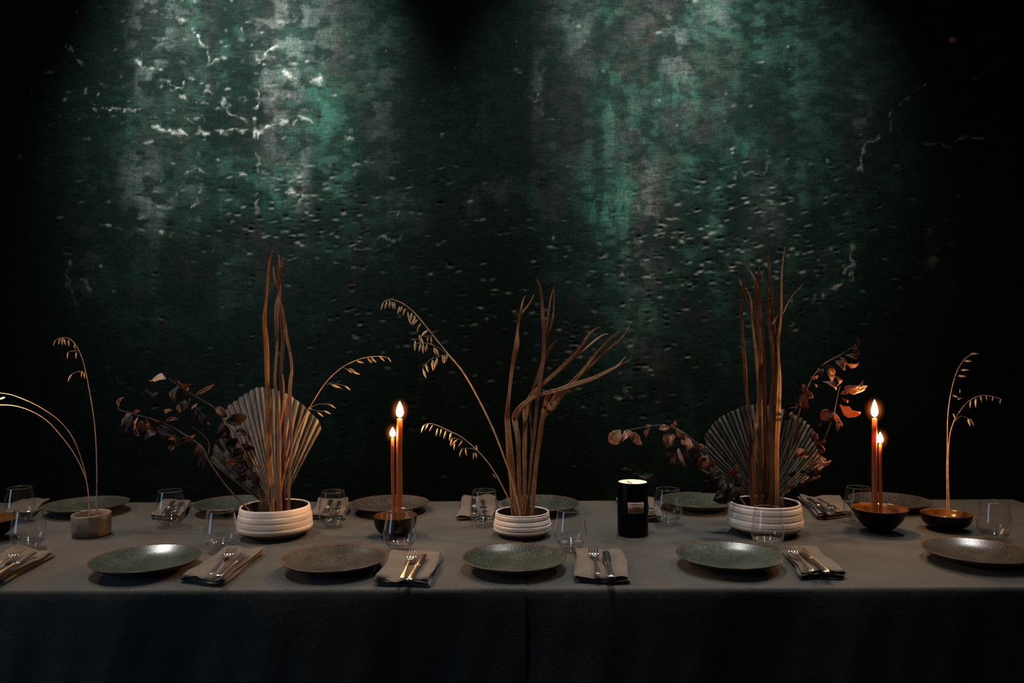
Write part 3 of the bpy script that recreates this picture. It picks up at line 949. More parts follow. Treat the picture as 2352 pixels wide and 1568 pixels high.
# ------------------------------------------------------------------ napkins and cutlery
def napkin(fl, fr, br, bl, label, group, seed, top=0.019):
    A, B, C_, D = (T(*q) for q in (fl, fr, br, bl))
    rnd = random.Random(seed)
    # folded sheet: zig-zag section across, run along the length
    sec = []
    lay = 4
    ph = [rnd.uniform(0, 6) for _ in range(4)]
    zs = [0.0012 + (top - 0.0035) * k / (lay - 1) for k in range(lay)]

    def wav(u, k):
        return (0.0024 * math.sin(u * 6.5 + ph[0]) + 0.0014 * math.sin(u * 13 + ph[1] + k) - 0.0016) * (k / (lay - 1)) + .0006 * math.sin(u * 21 + k * 2) * (1 if 0 < k < lay - 1 else 0)
    for k in range(lay):
        us = [0.02 + .96 * j / 16 for j in range(17)]
        if k % 2:
            us = us[::-1]
        for u in us:
            sec.append((u, zs[k] + wav(u, k)))
        if k < lay - 1:                        # U-turn
            e = us[-1]
            sgn = 1 if e > .5 else -1
            zm = (zs[k] + zs[k + 1]) / 2
            sec.append((e + sgn * .018, (zs[k] * 3 + zs[k + 1]) / 4 + .5 * wav(e, k)))
            sec.append((e + sgn * .024, zm + .6 * wav(e, k)))
            sec.append((e + sgn * .018, (zs[k] + 3 * zs[k + 1]) / 4 + .8 * wav(e, k + 1)))
    th = 0.0012
    inner, outer = [], []
    W = (B - A).length
    for i, (u, z_) in enumerate(sec):
        q0, q1 = sec[max(i - 1, 0)], sec[min(i + 1, len(sec) - 1)]
        du, dz = (q1[0] - q0[0]) * W, q1[1] - q0[1]
        l_ = math.hypot(du, dz) or 1
        nu, nz_ = -dz / l_, du / l_
        outer.append((u + nu * th / W / 2, z_ + nz_ * th / 2))
        inner.append((u - nu * th / W / 2, z_ - nz_ * th / 2))
    loop = outer + inner[::-1]
    b = MB()
    nv = 12
    rs = []
    for j in range(nv + 1):
        v_ = j / nv
        sag = 1 - .10 * math.sin(v_ * 5 + ph[2]) - (.12 if j in (0, nv) else 0)
        ring = []
        for u, z_ in loop:
            fr_ = (A.lerp(B, u)).lerp(D.lerp(C_, u), v_)
            jit = (.0045 * math.sin(u * 6 + ph[3]) + .0040 * math.sin(z_ * 700 + ph[1])) if j in (0, nv) else 0
            ring.append((fr_.x + .0028 * math.sin(v_ * 7 + ph[0] + z_ * 200), fr_.y + jit, ZT + .0006 + max(.0002, z_ * sag + (.0020 * math.sin(v_ * 8 + u * 6 + ph[2]) + .0012 * math.sin(v_ * 17 - u * 9 + ph[0])) * z_ / top)))
        rs.append(b.ring(ring))
    for a, c2 in zip(rs, rs[1:]):
        b.bridge(a, c2)
    n2 = len(sec)
    for rr, fl_ in ((rs[0], False), (rs[-1], True)):
        for i in range(n2 - 1):
            qd = (rr[i], rr[i + 1], rr[2 * n2 - 2 - i], rr[2 * n2 - 1 - i])
            b.f.append(qd if fl_ else qd[::-1])
    mid = (A + B + C_ + D) / 4
    o = b.build('napkin', M['napkin'], None, True, (mid.x, mid.y, ZT))
    o.location = (mid.x, mid.y, ZT)
    o.scale = (1, 1, 1)
    return tag(o, label, 'napkin', group)


fn, bn = 'folded napkins along the front edge', 'folded napkins along the far edge'
napkin((-88, 1332), (2, 1344), (122, 1278), (38, 1264), 'folded taupe napkin at the left picture edge, fork and knife on it', fn, 1)
napkin((412, 1338), (512, 1346), (604, 1272), (522, 1267), 'folded taupe napkin slanting right of the front green plate nearest the cup', fn, 2)
napkin((861, 1341), (985, 1348), (1015, 1280), (905, 1272), 'folded taupe napkin in front of the left tapers, fork and dark-bladed knife on it', fn, 3)
napkin((1322, 1338), (1446, 1340), (1430, 1274), (1322, 1266), 'folded taupe napkin lying straight, in front of the black jar candle', fn, 4)
napkin((1838, 1330), (1941, 1328), (1873, 1266), (1798, 1268), 'folded taupe napkin slanting left, in front of the right white bowl', fn, 5)
napkin((5, 1182), (72, 1188), (112, 1151), (48, 1152), 'folded napkin at the far edge, leftmost, beside the back plate', bn, 6, .016)
napkin((347, 1192), (415, 1196), (440, 1157), (376, 1154), 'folded napkin at the far edge behind the glass right of the cup', bn, 7)
napkin((712, 1192), (790, 1193), (802, 1155), (735, 1153), 'folded napkin at the far edge behind the glass right of the left white bowl', bn, 8)
napkin((1050, 1194), (1133, 1194), (1140, 1148), (1064, 1146), 'folded napkin at the far edge behind the glass left of the smallest white bowl', bn, 9)
napkin((1440, 1197), (1522, 1198), (1500, 1148), (1417, 1148), 'folded napkin at the far edge, mostly hidden by the black jar candle', bn, 10)
napkin((1880, 1192), (1957, 1186), (1930, 1149), (1834, 1147), 'folded napkin at the far edge right of the right white bowl', bn, 11)


def fork_proto():
    t = thing('fork', (0, 0, 0), '', 'fork', 'steel table forks')
    h = MB()
    rs = []
    # handle: from y=-0.1 (end) to y=+0.02 (neck)
    for y, w_, z_, th in ((-.103, .002, .0025, .0016), (-.100, .0058, .0030, .0020), (-.090, .0072, .0034, .0026), (-.07, .0062, .0038, .0028), (-.04, .0042, .0048, .0028), (-.01, .0031, .0068, .0030), (.014, .0032, .0078, .0030), (.026, .0052, .0070, .0022), (.034, .0100, .0056, .0017)):
        rs.append(h.ring([(w_ * math.cos(a), y, z_ + th / 2 * math.sin(a)) for a in (2 * PI * k / 10 for k in range(10))]))
    for a, b_ in zip(rs, rs[1:]):
        h.bridge(a, b_)
    h.f.append(tuple(reversed(rs[0]))); h.f.append(tuple(rs[-1]))
    h.build('handle', M['steel_handle'], t)
    hd = MB()
    rs = []
    for y, w_, z_ in ((.030, .0085, .0060), (.036, .0112, .0050), (.044, .0122, .0040), (.052, .0124, .0036)):
        rs.append(hd.ring([(-w_, y, z_ + .0012), (0, y, z_), (w_, y, z_ + .0012), (w_, y, z_ + .0026), (0, y, z_ + .0014), (-w_, y, z_ + .0026)]))
    for a, b_ in zip(rs, rs[1:]):
        hd.bridge(a, b_)
    hd.f.append(tuple(reversed(rs[0]))); hd.f.append(tuple(rs[-1]))
    hd.build('head', M['steel'], t)
    tm = None
    for k in range(4):
        xk = -.0099 + .0066 * k
        b = MB()
        rs = []
        for y, w_, z_ in ((.050, .0024, .0042), (.065, .0021, .0044), (.080, .0019, .0060), (.092, .0015, .0088), (.098, .0006, .0106)):
            rs.append(b.ring([(xk - w_, y, z_), (xk + w_, y, z_), (xk + w_ * .8, y, z_ + .0016), (xk - w_ * .8, y, z_ + .0016)]))
        for a, b_ in zip(rs, rs[1:]):
            b.bridge(a, b_)
        b.f.append(tuple(reversed(rs[0]))); b.f.append(tuple(rs[-1]))
        b.build('tine', M['steel'], t)
    return t


def knife_proto():
    t = thing('knife', (0, 0, 0), '', 'knife', 'steel table knives')
    h = MB()
    rs = []
    for y, w_, z_, th in ((-.110, .002, .0040, .003), (-.108, .0068, .0042, .006), (-.098, .0085, .0044, .0075), (-.07, .0072, .0044, .0075), (-.03, .0060, .0044, .0070), (-.012, .0062, .0046, .0072), (-.008, .0078, .0046, .0080), (-.002, .0080, .0046, .0078), (.003, .0050, .0046, .004)):
        rs.append(h.ring([(w_ * math.cos(a), y, z_ + th / 2 * math.sin(a)) for a in (2 * PI * k / 12 for k in range(12))]))
    for a, b_ in zip(rs, rs[1:]):
        h.bridge(a, b_)
    h.f.append(tuple(reversed(rs[0]))); h.f.append(tuple(rs[-1]))
    h.build('handle', M['steel_handle'], t)
    b = MB()
    rs = []
    for y, w0, w1 in ((.000, -.004, .005), (.010, -.0085, .0075), (.03, -.0098, .0085), (.06, -.0100, .0088), (.085, -.0096, .0085), (.100, -.0075, .0070), (.107, -.0045, .0040), (.1095, -.001, .001)):
        rs.append(b.ring([(w0, y, .0044), (w1, y, .0038), (w1, y, .0056), (w0, y, .0048)]))
    for a, c2 in zip(rs, rs[1:]):
        b.bridge(a, c2)
    b.f.append(tuple(reversed(rs[0]))); b.f.append(tuple(rs[-1]))
    b.build('blade', M['steel'], t)
    return t


FK, KN = fork_proto(), knife_proto()
FIRST = {'fork': True, 'knife': True}


def cutlery(kind, tip, end, label, h=0.0215, sc=1.0):
    a, e = T(tip[0], tip[1], h), T(end[0], end[1], h)
    mid = (a + e) / 2
    d = a - e
    rz = math.atan2(d.y, d.x) - PI / 2
    pr = FK if kind == 'fork' else KN
    if FIRST[kind]:
        FIRST[kind] = False
        pr.location, pr.rotation_euler, pr['label'] = (mid.x, mid.y, ZT + h), (0, 0, rz), label
        o = pr
    else:
        o = copy_thing(pr, (mid.x, mid.y, ZT + h), rz, label)


cutlery('fork', (52, 1266), (-42, 1326), 'steel fork on the napkin at the left picture edge')
cutlery('knife', (80, 1272), (-15, 1330), 'steel knife on the napkin at the left picture edge')
cutlery('fork', (538, 1263), (482, 1324), 'steel fork on the slanting napkin nearest the sand-coloured cup')
cutlery('knife', (566, 1270), (503, 1326), 'steel knife on the slanting napkin nearest the sand-coloured cup')
cutlery('fork', (952, 1271), (922, 1331), 'steel fork on the napkin in front of the left tapers')
cutlery('knife', (974, 1276), (940, 1335), 'steel knife with dark reflecting blade on the napkin before the left tapers')
cutlery('fork', (1361, 1262), (1374, 1324), 'steel fork on the napkin in front of the black jar candle')
cutlery('knife', (1391, 1268), (1404, 1331), 'steel knife with dark reflecting blade before the black jar candle')
cutlery('fork', (1808, 1257), (1868, 1317), 'steel fork on the napkin in front of the right white bowl')
cutlery('knife', (1838, 1262), (1899, 1317), 'steel knife on the napkin in front of the right white bowl')
cutlery('fork', (1922, 1176), (1880, 1147), 'steel fork on the far napkin right of the right white bowl')
cutlery('knife', (1905, 1180), (1858, 1148), 'steel knife on the far napkin right of the right white bowl')
cutlery('fork', (1112, 1182), (1108, 1148), 'steel fork on the far napkin left of the smallest white bowl')
cutlery('knife', (1090, 1184), (1088, 1148), 'steel knife on the far napkin left of the smallest white bowl')
cutlery('fork', (768, 1184), (780, 1152), 'steel fork on the far napkin right of the left white bowl')
cutlery('knife', (745, 1184), (760, 1152), 'steel knife on the far napkin right of the left white bowl')
cutlery('fork', (396, 1186), (418, 1153), 'steel fork on the far napkin behind the glass right of the cup')
cutlery('knife', (376, 1186), (398, 1153), 'steel knife on the far napkin behind the glass right of the cup')
cutlery('fork', (1500, 1186), (1480, 1150), 'steel fork on the far napkin behind the black jar candle')


# ------------------------------------------------------------------ palm blades
def blade(bowl, h_in, dy, strips, label, group, m, seed):
    """strips: lists of (px, py, width px); the first starts in the bowl"""
    Y = bowl.y + dy
    rnd = random.Random(seed)
    s0 = strips[0][0]
    base = P(s0[0], s0[1], Y)
    zb = ZT + h_in
    org = Vector((base.x, Y, zb))
    t = thing('palm_blade', org, label, 'dried palm', group)
    for k, st in enumerate(strips):
        pts = [(P(a[0], a[1], 1.0).x * Y, a[1], a[2]) for a in st]
        st2 = smooth_path(st, 4)
        pp, ww = [], []
        for i, a in enumerate(st2):
            q = P(a[0], a[1], Y)
            q.y += 0.006 * math.sin(i * .5 + seed) + (0.004 * k)
            pp.append(q - org)
            ww.append(max(.0006, a[2] * Y / F * 1.08))
        if k == 0:
            pp = [Vector((pp[0].x, pp[0].y, 0.0))] + pp
            ww = [ww[0]] + ww
        b = MB().ribbon(pp, ww, rnd.uniform(.25, .6), rnd.uniform(-.7, .7), .0008, rnd.uniform(-.4, .4))
        b.build('blade' if k == 0 else 'split_tip', m, t, True)


g1, g2, g3 = 'palm blades in the left white bowl', 'palm blades in the smallest white bowl', 'palm blades in the right white bowl'
zi1, zi2, zi3 = .011, .009, .011
BP, BD = M['blade_palm'], M['blade_dark']
blade(W1, zi1, .004, [[(623, 1168, 12), (618, 1050, 12), (616, 960, 10), (613, 900, 9), (611, 790, 11), (609, 740, 9), (611, 690, 6), (616, 625, 5), (621, 600, 4), (628, 573, 1)],
                      [(621, 1000, 7), (621, 960, 6), (625, 920, 5), (628, 895, 3)]], 'leftmost tall palm blade in the left white bowl, pale and straight', g1, BP, 1)
blade(W1, zi1, -.012, [[(637, 1170, 9), (640, 1100, 9), (641, 1000, 7), (637, 960, 6), (634, 900, 6), (632, 860, 6), (634, 800, 6), (636, 760, 8), (638, 700, 10), (641, 675, 8), (640, 640, 6), (643, 610, 5), (640, 585, 1)],
                       [(640, 672, 5), (633, 645, 5), (628, 620, 3), (624, 612, 1)], [(643, 612, 3), (648, 598, 3), (656, 593, 1)]], 'tall palm blade in the left white bowl with a forked tip', g1, BP, 2)
blade(W1, zi1, .022, [[(652, 1166, 9), (652, 1080, 9), (650, 1000, 8), (646, 900, 8), (647, 850, 7), (649, 790, 8), (646, 740, 7), (641, 690, 3)]], 'dark reddish palm blade in the middle of the left white bowl', g1, BD, 3)
blade(W1, zi1, -.004, [[(664, 1170, 7), (666, 1080, 6), (668, 1020, 6), (667, 940, 9), (667, 880, 9), (669, 845, 7), (664, 800, 8), (657, 760, 8), (650, 720, 7), (644, 690, 6), (645, 655, 2)],
                       [(655, 1060, 6), (656, 960, 6), (662, 900, 6), (668, 860, 4)]], 'palm blade in the left white bowl bulging towards the lit tapers', g1, BP, 4)
blade(W1, zi1, .010, [[(645, 1168, 8), (642, 1080, 6), (641, 1000, 6), (650, 950, 4), (652, 900, 3), (648, 860, 2)]], 'short narrow palm blade in the left white bowl', g1, BP, 5)

blade(W2, zi2, .000, [[(1182, 1182, 15), (1177, 1100, 15), (1172, 1050, 16), (1168, 1000, 13), (1165, 960, 11), (1166, 940, 9), (1170, 900, 7), (1175, 860, 8), (1181, 820, 10), (1187, 790, 11), (1189, 760, 6), (1193, 730, 6), (1197, 710, 5), (1203, 685, 3), (1209, 678, 1)],
                      [(1196, 722, 4), (1210, 705, 4), (1220, 690, 3), (1226, 677, 1)]], 'leftmost palm blade in the smallest white bowl, upright with a curled tip', g2, BP, 6)
blade(W2, zi2, -.010, [[(1195, 1182, 9), (1192, 1080, 9), (1190, 1010, 10), (1184, 975, 12), (1184, 955, 15), (1197, 935, 14), (1215, 919, 10), (1236, 908, 9), (1270, 899, 10), (1310, 886, 11), (1360, 870, 9), (1400, 850, 7), (1420, 838, 4), (1438, 818, 1)],
                       [(1405, 848, 3), (1425, 838, 3), (1450, 825, 1)]], 'palm blade in the smallest white bowl sharply bent low towards the right', g2, BP, 7)
blade(W2, zi2, .008, [[(1205, 1180, 10), (1205, 1080, 9), (1206, 980, 10), (1209, 940, 13), (1220, 908, 9), (1245, 884, 9), (1290, 845, 9), (1328, 806, 7), (1348, 775, 6), (1366, 757, 4), (1380, 751, 1)],
                      [(1310, 828, 5), (1335, 808, 4), (1362, 785, 4), (1385, 769, 3), (1396, 767, 1)]], 'pale palm blade in the smallest white bowl leaning right with two curled tips', g2, BP, 8)
blade(W2, zi2, -.016, [[(1213, 1182, 7), (1218, 1080, 6), (1227, 1000, 7), (1233, 940, 8), (1238, 890, 9), (1246, 840, 9), (1250, 800, 10), (1249, 760, 8), (1246, 720, 8), (1245, 690, 6), (1240, 658, 4), (1231, 640, 1)],
                       [(1253, 785, 6), (1257, 740, 5), (1264, 690, 4), (1271, 663, 2)], [(1255, 780, 6), (1269, 735, 5), (1273, 690, 3), (1272, 652, 1)]], 'tallest palm blade in the smallest white bowl, three-tipped', g2, BD, 9)
blade(W2, zi2, .014, [[(1210, 1180, 4), (1221, 1040, 4), (1219, 960, 4), (1221, 905, 5), (1235, 868, 8), (1250, 830, 11), (1265, 797, 7), (1278, 782, 2)]], 'thin-stalked short palm blade with a broad broken tip in the smallest white bowl', g2, BD, 10)
blade(W2, zi2, .002, [[(1222, 1180, 10), (1230, 1080, 10), (1238, 1020, 11), (1246, 960, 11), (1252, 930, 10), (1259, 910, 9), (1268, 893, 3)],
                      [(1251, 955, 8), (1270, 930, 20), (1288, 905, 17), (1312, 882, 12), (1345, 845, 8), (1372, 810, 6), (1410, 770, 3), (1426, 761, 1)],
                      [(1330, 866, 5), (1360, 838, 5), (1392, 808, 5), (1425, 780, 4), (1446, 750, 1)]], 'rightmost palm blade in the smallest white bowl, folded over to the right', g2, BP, 11)

blade(W3, zi3, .000, [[(1728, 1160, 10), (1725, 1080, 8), (1722, 1010, 7), (1720, 950, 7), (1716, 900, 8), (1712, 850, 9), (1707, 810, 9), (1706, 760, 7), (1704, 700, 6), (1702, 660, 5), (1700, 645, 4), (1697, 618, 1)],
                      [(1704, 642, 3), (1712, 675, 4), (1722, 700, 3)]], 'leftmost tall palm blade in the right white bowl', g3, BD, 12)
blade(W3, zi3, .010, [[(1735, 1160, 9), (1733, 1080, 9), (1733, 1000, 8), (1738, 970, 8), (1745, 910, 9), (1739, 850, 9), (1734, 790, 7), (1730, 740, 5), (1724, 690, 4), (1712, 660, 1)]], 'palm blade in the right white bowl kinked above the fan leaf', g3, BP, 13)
blade(W3, zi3, -.012, [[(1748, 1164, 12), (1747, 1060, 12), (1746, 960, 10), (1748, 900, 9), (1747, 850, 9), (1745, 800, 9), (1742, 740, 9), (1740, 690, 10), (1734, 650, 8), (1725, 625, 5), (1708, 603, 1)]], 'dark palm blade in the right white bowl with tip bent left', g3, BD, 14)
blade(W3, zi3, .016, [[(1760, 1158, 12), (1760, 1060, 12), (1758, 960, 11), (1757, 880, 9), (1752, 800, 9), (1747, 730, 9), (1743, 680, 9), (1741, 630, 5), (1744, 612, 1)]], 'palm blade at the middle of the right white bowl', g3, BD, 15)
blade(W3, zi3, -.004, [[(1772, 1163, 12), (1772, 1060, 12), (1772, 960, 11), (1775, 880, 9), (1773, 800, 9), (1770, 760, 8), (1764, 700, 6), (1760, 660, 5), (1750, 632, 3), (1744, 616, 1)]], 'dark palm blade right of middle in the right white bowl', g3, BD, 16)
blade(W3, zi3, -.002, [[(1783, 1160, 11), (1785, 1060, 11), (1789, 960, 14), (1789, 880, 12), (1789, 830, 7), (1790, 780, 9), (1793, 730, 8), (1795, 650, 7), (1800, 600, 5), (1803, 568, 1)],
                       [(1773, 746, 4), (1782, 735, 4), (1789, 725, 3)], [(1798, 722, 2), (1808, 704, 3), (1824, 678, 2), (1845, 652, 1)]], 'tallest palm blade at the right of the right white bowl, side splinters sticking out', g3, BP, 17)
blade(W3, zi3, .012, [[(1778, 1156, 9), (1780, 1050, 9), (1782, 900, 9), (1783, 820, 8), (1780, 760, 7), (1775, 705, 6), (1768, 640, 6), (1766, 600, 5), (1765, 578, 1)]], 'upright palm blade ending just left of the tallest one in the right white bowl', g3, BD, 18)


# ------------------------------------------------------------------ pleated fan leaves
def fan(bowl, h_in, dy, hub, tips, depth_amp, label, mats, gap):
    Y = bowl.y + dy
    base = P(hub[0], hub[1], Y)
    org = Vector((base.x, Y, ZT + h_in))
    t = thing('fan_leaf', org, label, 'dried palm', 'pleated palm fans')
    hubv = Vector((base.x, Y, max(base.z, ZT + h_in + .012)))
    MB().tube([Vector((0, 0, 0)), hubv - org + Vector((0, 0, .01))], .004, 8).build('petiole', M['bark'], t)
    n_ = len(tips)
    for i in range(n_ - 1):
        a, c2 = tips[i], tips[i + 1]
        pa, pc = P(a[0], a[1], Y), P(c2[0], c2[1], Y)
        pm = (pa + pc) / 2
        lean = 0.028
        da = Vector((0, lean, 0))
        cut = gap
        ridge = hubv + (pm - hubv) * 1.012 + da + Vector((0, -depth_amp, 0))
        L = hubv + (pa - hubv).lerp(pc - hubv, .03 + cut) + da
        R_ = hubv + (pc - hubv).lerp(pa - hubv, .03 + cut) + da
        b = MB()
        rings = []
        for k in range(7):
            q = .10 + .90 * k / 6
            bow = Vector((0, -.012 * math.sin(q * PI), 0))
            pts3 = [hubv + (v - hubv) * q + bow for v in (L, ridge, R_)]
            th = Vector((0, .0008, 0))
            rings.append(b.ring([v - org for v in pts3] + [v + th - org for v in reversed(pts3)]))
        for r0, r1 in zip(rings, rings[1:]):
            b.bridge(r0, r1)
        b.f.append(tuple(reversed(rings[0]))); b.f.append(tuple(rings[-1]))
        b.build('pleat', mats[i % len(mats)], t, False)


rnd = random.Random(3)
tipsA = [(476, 1066), (481, 1046), (487, 1020), (493, 996), (502, 968), (514, 938), (526, 929), (538, 921), (551, 910), (564, 905), (577, 894), (590, 892), (603, 893), (616, 895), (630, 899), (644, 904), (658, 910), (671, 918), (684, 928), (697, 938), (708, 951), (719, 961), (728, 971), (733, 988)]
fan(W1, zi1, .042, (638, 1178), tipsA, .006, 'grey pleated palm fan with trimmed edge behind the blades of the left white bowl', [M['fan_dark']] * 4 + [M['fan'], M['fan_light'], M['fan_light'], M['fan_light'], M['fan_light'], M['fan'], M['fan_light'], M['fan_light'], M['fan_light'], M['fan'], M['fan'], M['fan'], M['fan'], M['fan'], M['fan_dark'], M['fan'], M['fan_dark'], M['fan'], M['fan_dark']], .03)
tipsB = []
for k in range(41):
    a = math.radians(-60 + 120 * k / 40)
    rr = 231 - 62 * (abs(a) / math.radians(60)) ** 2 + rnd.uniform(-3, 3) - (16 if k in (1, 3, 6) else 0)
    tipsB.append((1752 + rr * math.sin(a), 1163 - rr * math.cos(a)))
fan(W3, zi3, .040, (1754, 1160), tipsB, .011, 'round grey-brown pleated palm fan behind the blades of the right white bowl', [M['fan'], M['fan_dark'], M['fan']], .15)


# ------------------------------------------------------------------ oat stems
def spikelet_mesh(L):
    b = MB()
    rs = []
    for q, w_ in ((0, .0004), (.15, .0016), (.4, .0026), (.7, .0018), (1, .0002)):
        rs.append(b.ring([(w_ * math.cos(a), w_ * .6 * math.sin(a), -q * L) for a in (2 * PI * k / 6 for k in range(6))]))
    for a, c2 in zip(rs, rs[1:]):
        b.bridge(a, c2)
    me = bpy.data.meshes.new('spikelet')
    me.from_pydata(b.v, [], b.f)
    me.materials.append(M['husk'])
    me.polygons.foreach_set('use_smooth', [True] * len(me.polygons))
    return me


SPK = spikelet_mesh(0.022)


def oat(bowl, h_in, dy, stalk, spikes, twigs, label, group, rad=.0016, ang=None, top_y=None):
    """spikes: (px, py, lean degrees, scale) hung at that pixel"""
    Y = bowl.y + dy
    s0 = stalk[0]
    base = P(s0[0], s0[1], Y)
    org = Vector((base.x, Y, ZT + h_in))
    t = thing('oat_stem', org, label, 'dried grass', group)
    st = smooth_path(stalk, 4)
    pp = [P(a[0], a[1], Y) + Vector((0, .012 * math.sin(i / len(st) * 3), 0)) - org for i, a in enumerate(st)]
    pp = [Vector((pp[0].x, pp[0].y, 0))] + pp
    MB().tube(pp, [rad * (1.25 - .85 * i / len(pp)) for i in range(len(pp))], 6).build('stalk', M['straw'], t)
    off = .009
    for tw in twigs:
        q = [P(a[0], a[1], Y) + Vector((0, off, 0)) - org for a in smooth_path(tw, 3)]
        MB().tube(q, .0006, 5).build('twig', M['straw'], t)
    rr = random.Random(int(s0[0]))
    for (px, py, lean, sc) in spikes:
        o = bpy.data.objects.new('spikelet', SPK)
        COL.objects.link(o)
        o.parent = t
        o.location = P(px, py, Y) + Vector((0, off + rr.uniform(-.004, .004), 0)) - org
        o.rotation_mode = 'ZYX'
        o.rotation_euler = (rr.uniform(-.2, .2), math.radians(lean), rr.uniform(-.5, .5))
        o.scale = (sc * 1.35, sc * 1.35, sc * 1.22)


gw, gc, gb = 'oat stems in the white bowls', 'oat stems in the sand-coloured cup', 'oat stems in the low brown bowl'
# lean: 0 hangs straight down, positive swings the tip towards the left of the picture
oat(W1, zi1, .014, [(640, 1164), (652, 1090), (668, 1035), (690, 975), (707, 940), (745, 880), (785, 843), (830, 823), (870, 818), (890, 822), (898, 830)],
    [(890, 820, -35, .62), (870, 818, -45, .78), (850, 820, -45, .8), (843, 822, -40, .75), (818, 829, -75, .8), (800, 846, -62, .8), (808, 853, -68, .85), (795, 848, -55, .7), (760, 884, -72, 1.0), (790, 886, -55, .8), (705, 936, -60, .6), (728, 947, -52, .8), (742, 944, -66, .8), (755, 929, -60, .8)],
    [[(785, 843), (800, 850), (812, 856)], [(757, 884), (775, 882), (790, 887)], [(708, 938), (730, 928), (757, 930)], [(708, 938), (722, 943), (742, 945)]],
    'oat stem in the left white bowl arching right towards the tapers', gw)
oat(W2, zi2, -.014, [(1194, 1182), (1183, 1130), (1165, 1070), (1130, 980), (1090, 900), (1060, 850), (1030, 815), (1008, 788), (990, 765), (970, 740), (955, 722), (940, 708), (925, 697), (910, 690), (897, 687), (886, 690), (880, 694)],
    [(879, 694, 18, .85), (887, 691, 14, .85), (895, 689, 4, .85), (899, 692, -8, .8), (905, 693, -3, .8), (917, 703, 16, .9), (923, 702, 22, .7), (930, 708, 18, .8), (936, 716, -6, .7), (945, 718, 10, .9), (952, 724, 5, 1.0), (937, 728, -20, .8), (950, 730, 18, .8), (959, 733, 40, .6),
     (966, 742, 30, .85), (960, 748, 10, .7), (982, 758, 45, .9), (976, 760, 35, .9), (962, 768, -8, .9), (965, 775, -22, .9), (982, 773, 5, .6), (989, 773, -6, .75), (953, 782, 2, 1.1), (966, 789, 15, .85), (971, 790, 0, 1.0), (980, 790, 10, .85), (996, 797, -12, .9), (1000, 800, -22, .9), (1016, 815, -6, .9), (1021, 817, 0, .8), (1026, 814, 5, .8),
     (1004, 822, 14, 1.2), (993, 826, -2, 1.2), (977, 836, -16, .95), (971, 848, -20, 1.0)],
    [[(998, 772), (985, 771), (968, 773)], [(1022, 810), (1000, 795), (980, 788), (957, 788)], [(1028, 814), (1010, 818), (990, 824), (975, 838), (970, 848)], [(955, 725), (945, 727), (937, 727)]],
    'tallest oat stem in the smallest white bowl, leaning far left with many husks', gw, .0020)
oat(W2, zi2, .012, [(1180, 1180), (1165, 1140), (1140, 1092), (1118, 1060), (1095, 1035), (1060, 1005), (1030, 990), (1005, 978), (985, 973), (973, 978)],
    [(973, 977, 20, .85), (983, 975, 30, .8), (993, 977, 28, .8), (1005, 984, 12, .85), (1014, 985, 15, .9), (1024, 990, 15, .9), (1036, 994, 12, .9), (1038, 1007, 12, .9), (1050, 1010, 45, .8), (1044, 1018, 5, .75), (1062, 1013, 35, .8), (1061, 1031, 18, .95), (1069, 1031, -8, .8), (1088, 1040, 5, .8), (1092, 1040, -12, .7), (1096, 1036, 165, .6), (1132, 1090, -40, .6)],
    [[(1095, 1035), (1080, 1030), (1062, 1031)], [(1062, 1013), (1050, 1008), (1038, 1006)]],
    'short oat stem in the smallest white bowl, drooping left', gw)
oat(CP, .009, .004, [(221, 1180), (221, 1080), (215, 980), (200, 890), (186, 830), (172, 797), (158, 780), (145, 775), (132, 777), (123, 783)],
    [(124, 782, 20, .6), (133, 777, 12, .7), (141, 775, 5, .8), (145, 778, -8, .7), (154, 780, -8, .75), (165, 790, -8, .7), (153, 808, 12, .75), (171, 808, 6, .75), (160, 860, 25, .85), (184, 852, 12, .7), (188, 855, -5, .7)],
    [[(176, 805), (165, 806), (153, 808)], [(190, 856), (175, 853), (160, 860)]],
    'upright oat stem with drooping tip in the sand-coloured cup', gc, .0014)
oat(CP, .009, -.006, [(205, 1180), (201, 1130), (192, 1095), (170, 1050), (140, 1008), (100, 965), (50, 938), (0, 930), (-45, 938), (-80, 955)],
    [(-45, 938, 10, .9), (-60, 944, 12, .9), (-78, 953, 15, .9)], [], 'lower of two oat stems arching left out of view from the cup', gc, .0014)
oat(CP, .009, .010, [(207, 1178), (200, 1120), (188, 1070), (165, 1010), (130, 966), (80, 932), (30, 910), (0, 903), (-40, 900), (-80, 908)],
    [(-40, 902, 10, .9), (-60, 902, 12, .9), (8, 912, 70, .8)], [], 'upper of two oat stems arching left out of view from the cup', gc, .0011)
oat(BB3, .008, .000, [(2176, 1180), (2177, 1080), (2180, 1030), (2182, 960), (2190, 900), (2204, 850), (2222, 822), (2238, 812)],
    [(2232, 812, -88, .85), (2220, 829, -88, .8), (2213, 850, -90, .85), (2206, 863, -84, .85), (2192, 908, -70, .7), (2202, 918, -110, .5), (2208, 894, 5, .5)], [], 'straighter of the two oat stems in the low brown bowl, tip pointing right', gb, .0017)
oat(BB3, .008, .010, [(2181, 1180), (2180, 1090), (2183, 1020), (2192, 978), (2208, 948), (2230, 922), (2258, 909), (2285, 911), (2303, 918)],
    [(2233, 920, 8, .85), (2244, 915, 2, 1.0), (2258, 910, -10, .8), (2269, 909, -12, .6), (2284, 910, 8, .6), (2301, 916, 8, .6), (2226, 962, -20, .9), (2232, 962, -28, .9), (2193, 950, -30, .8)], [[(2196, 968), (2212, 956), (2230, 963)]],
    'oat stem in the low brown bowl drooping to the right', gb, .0017)


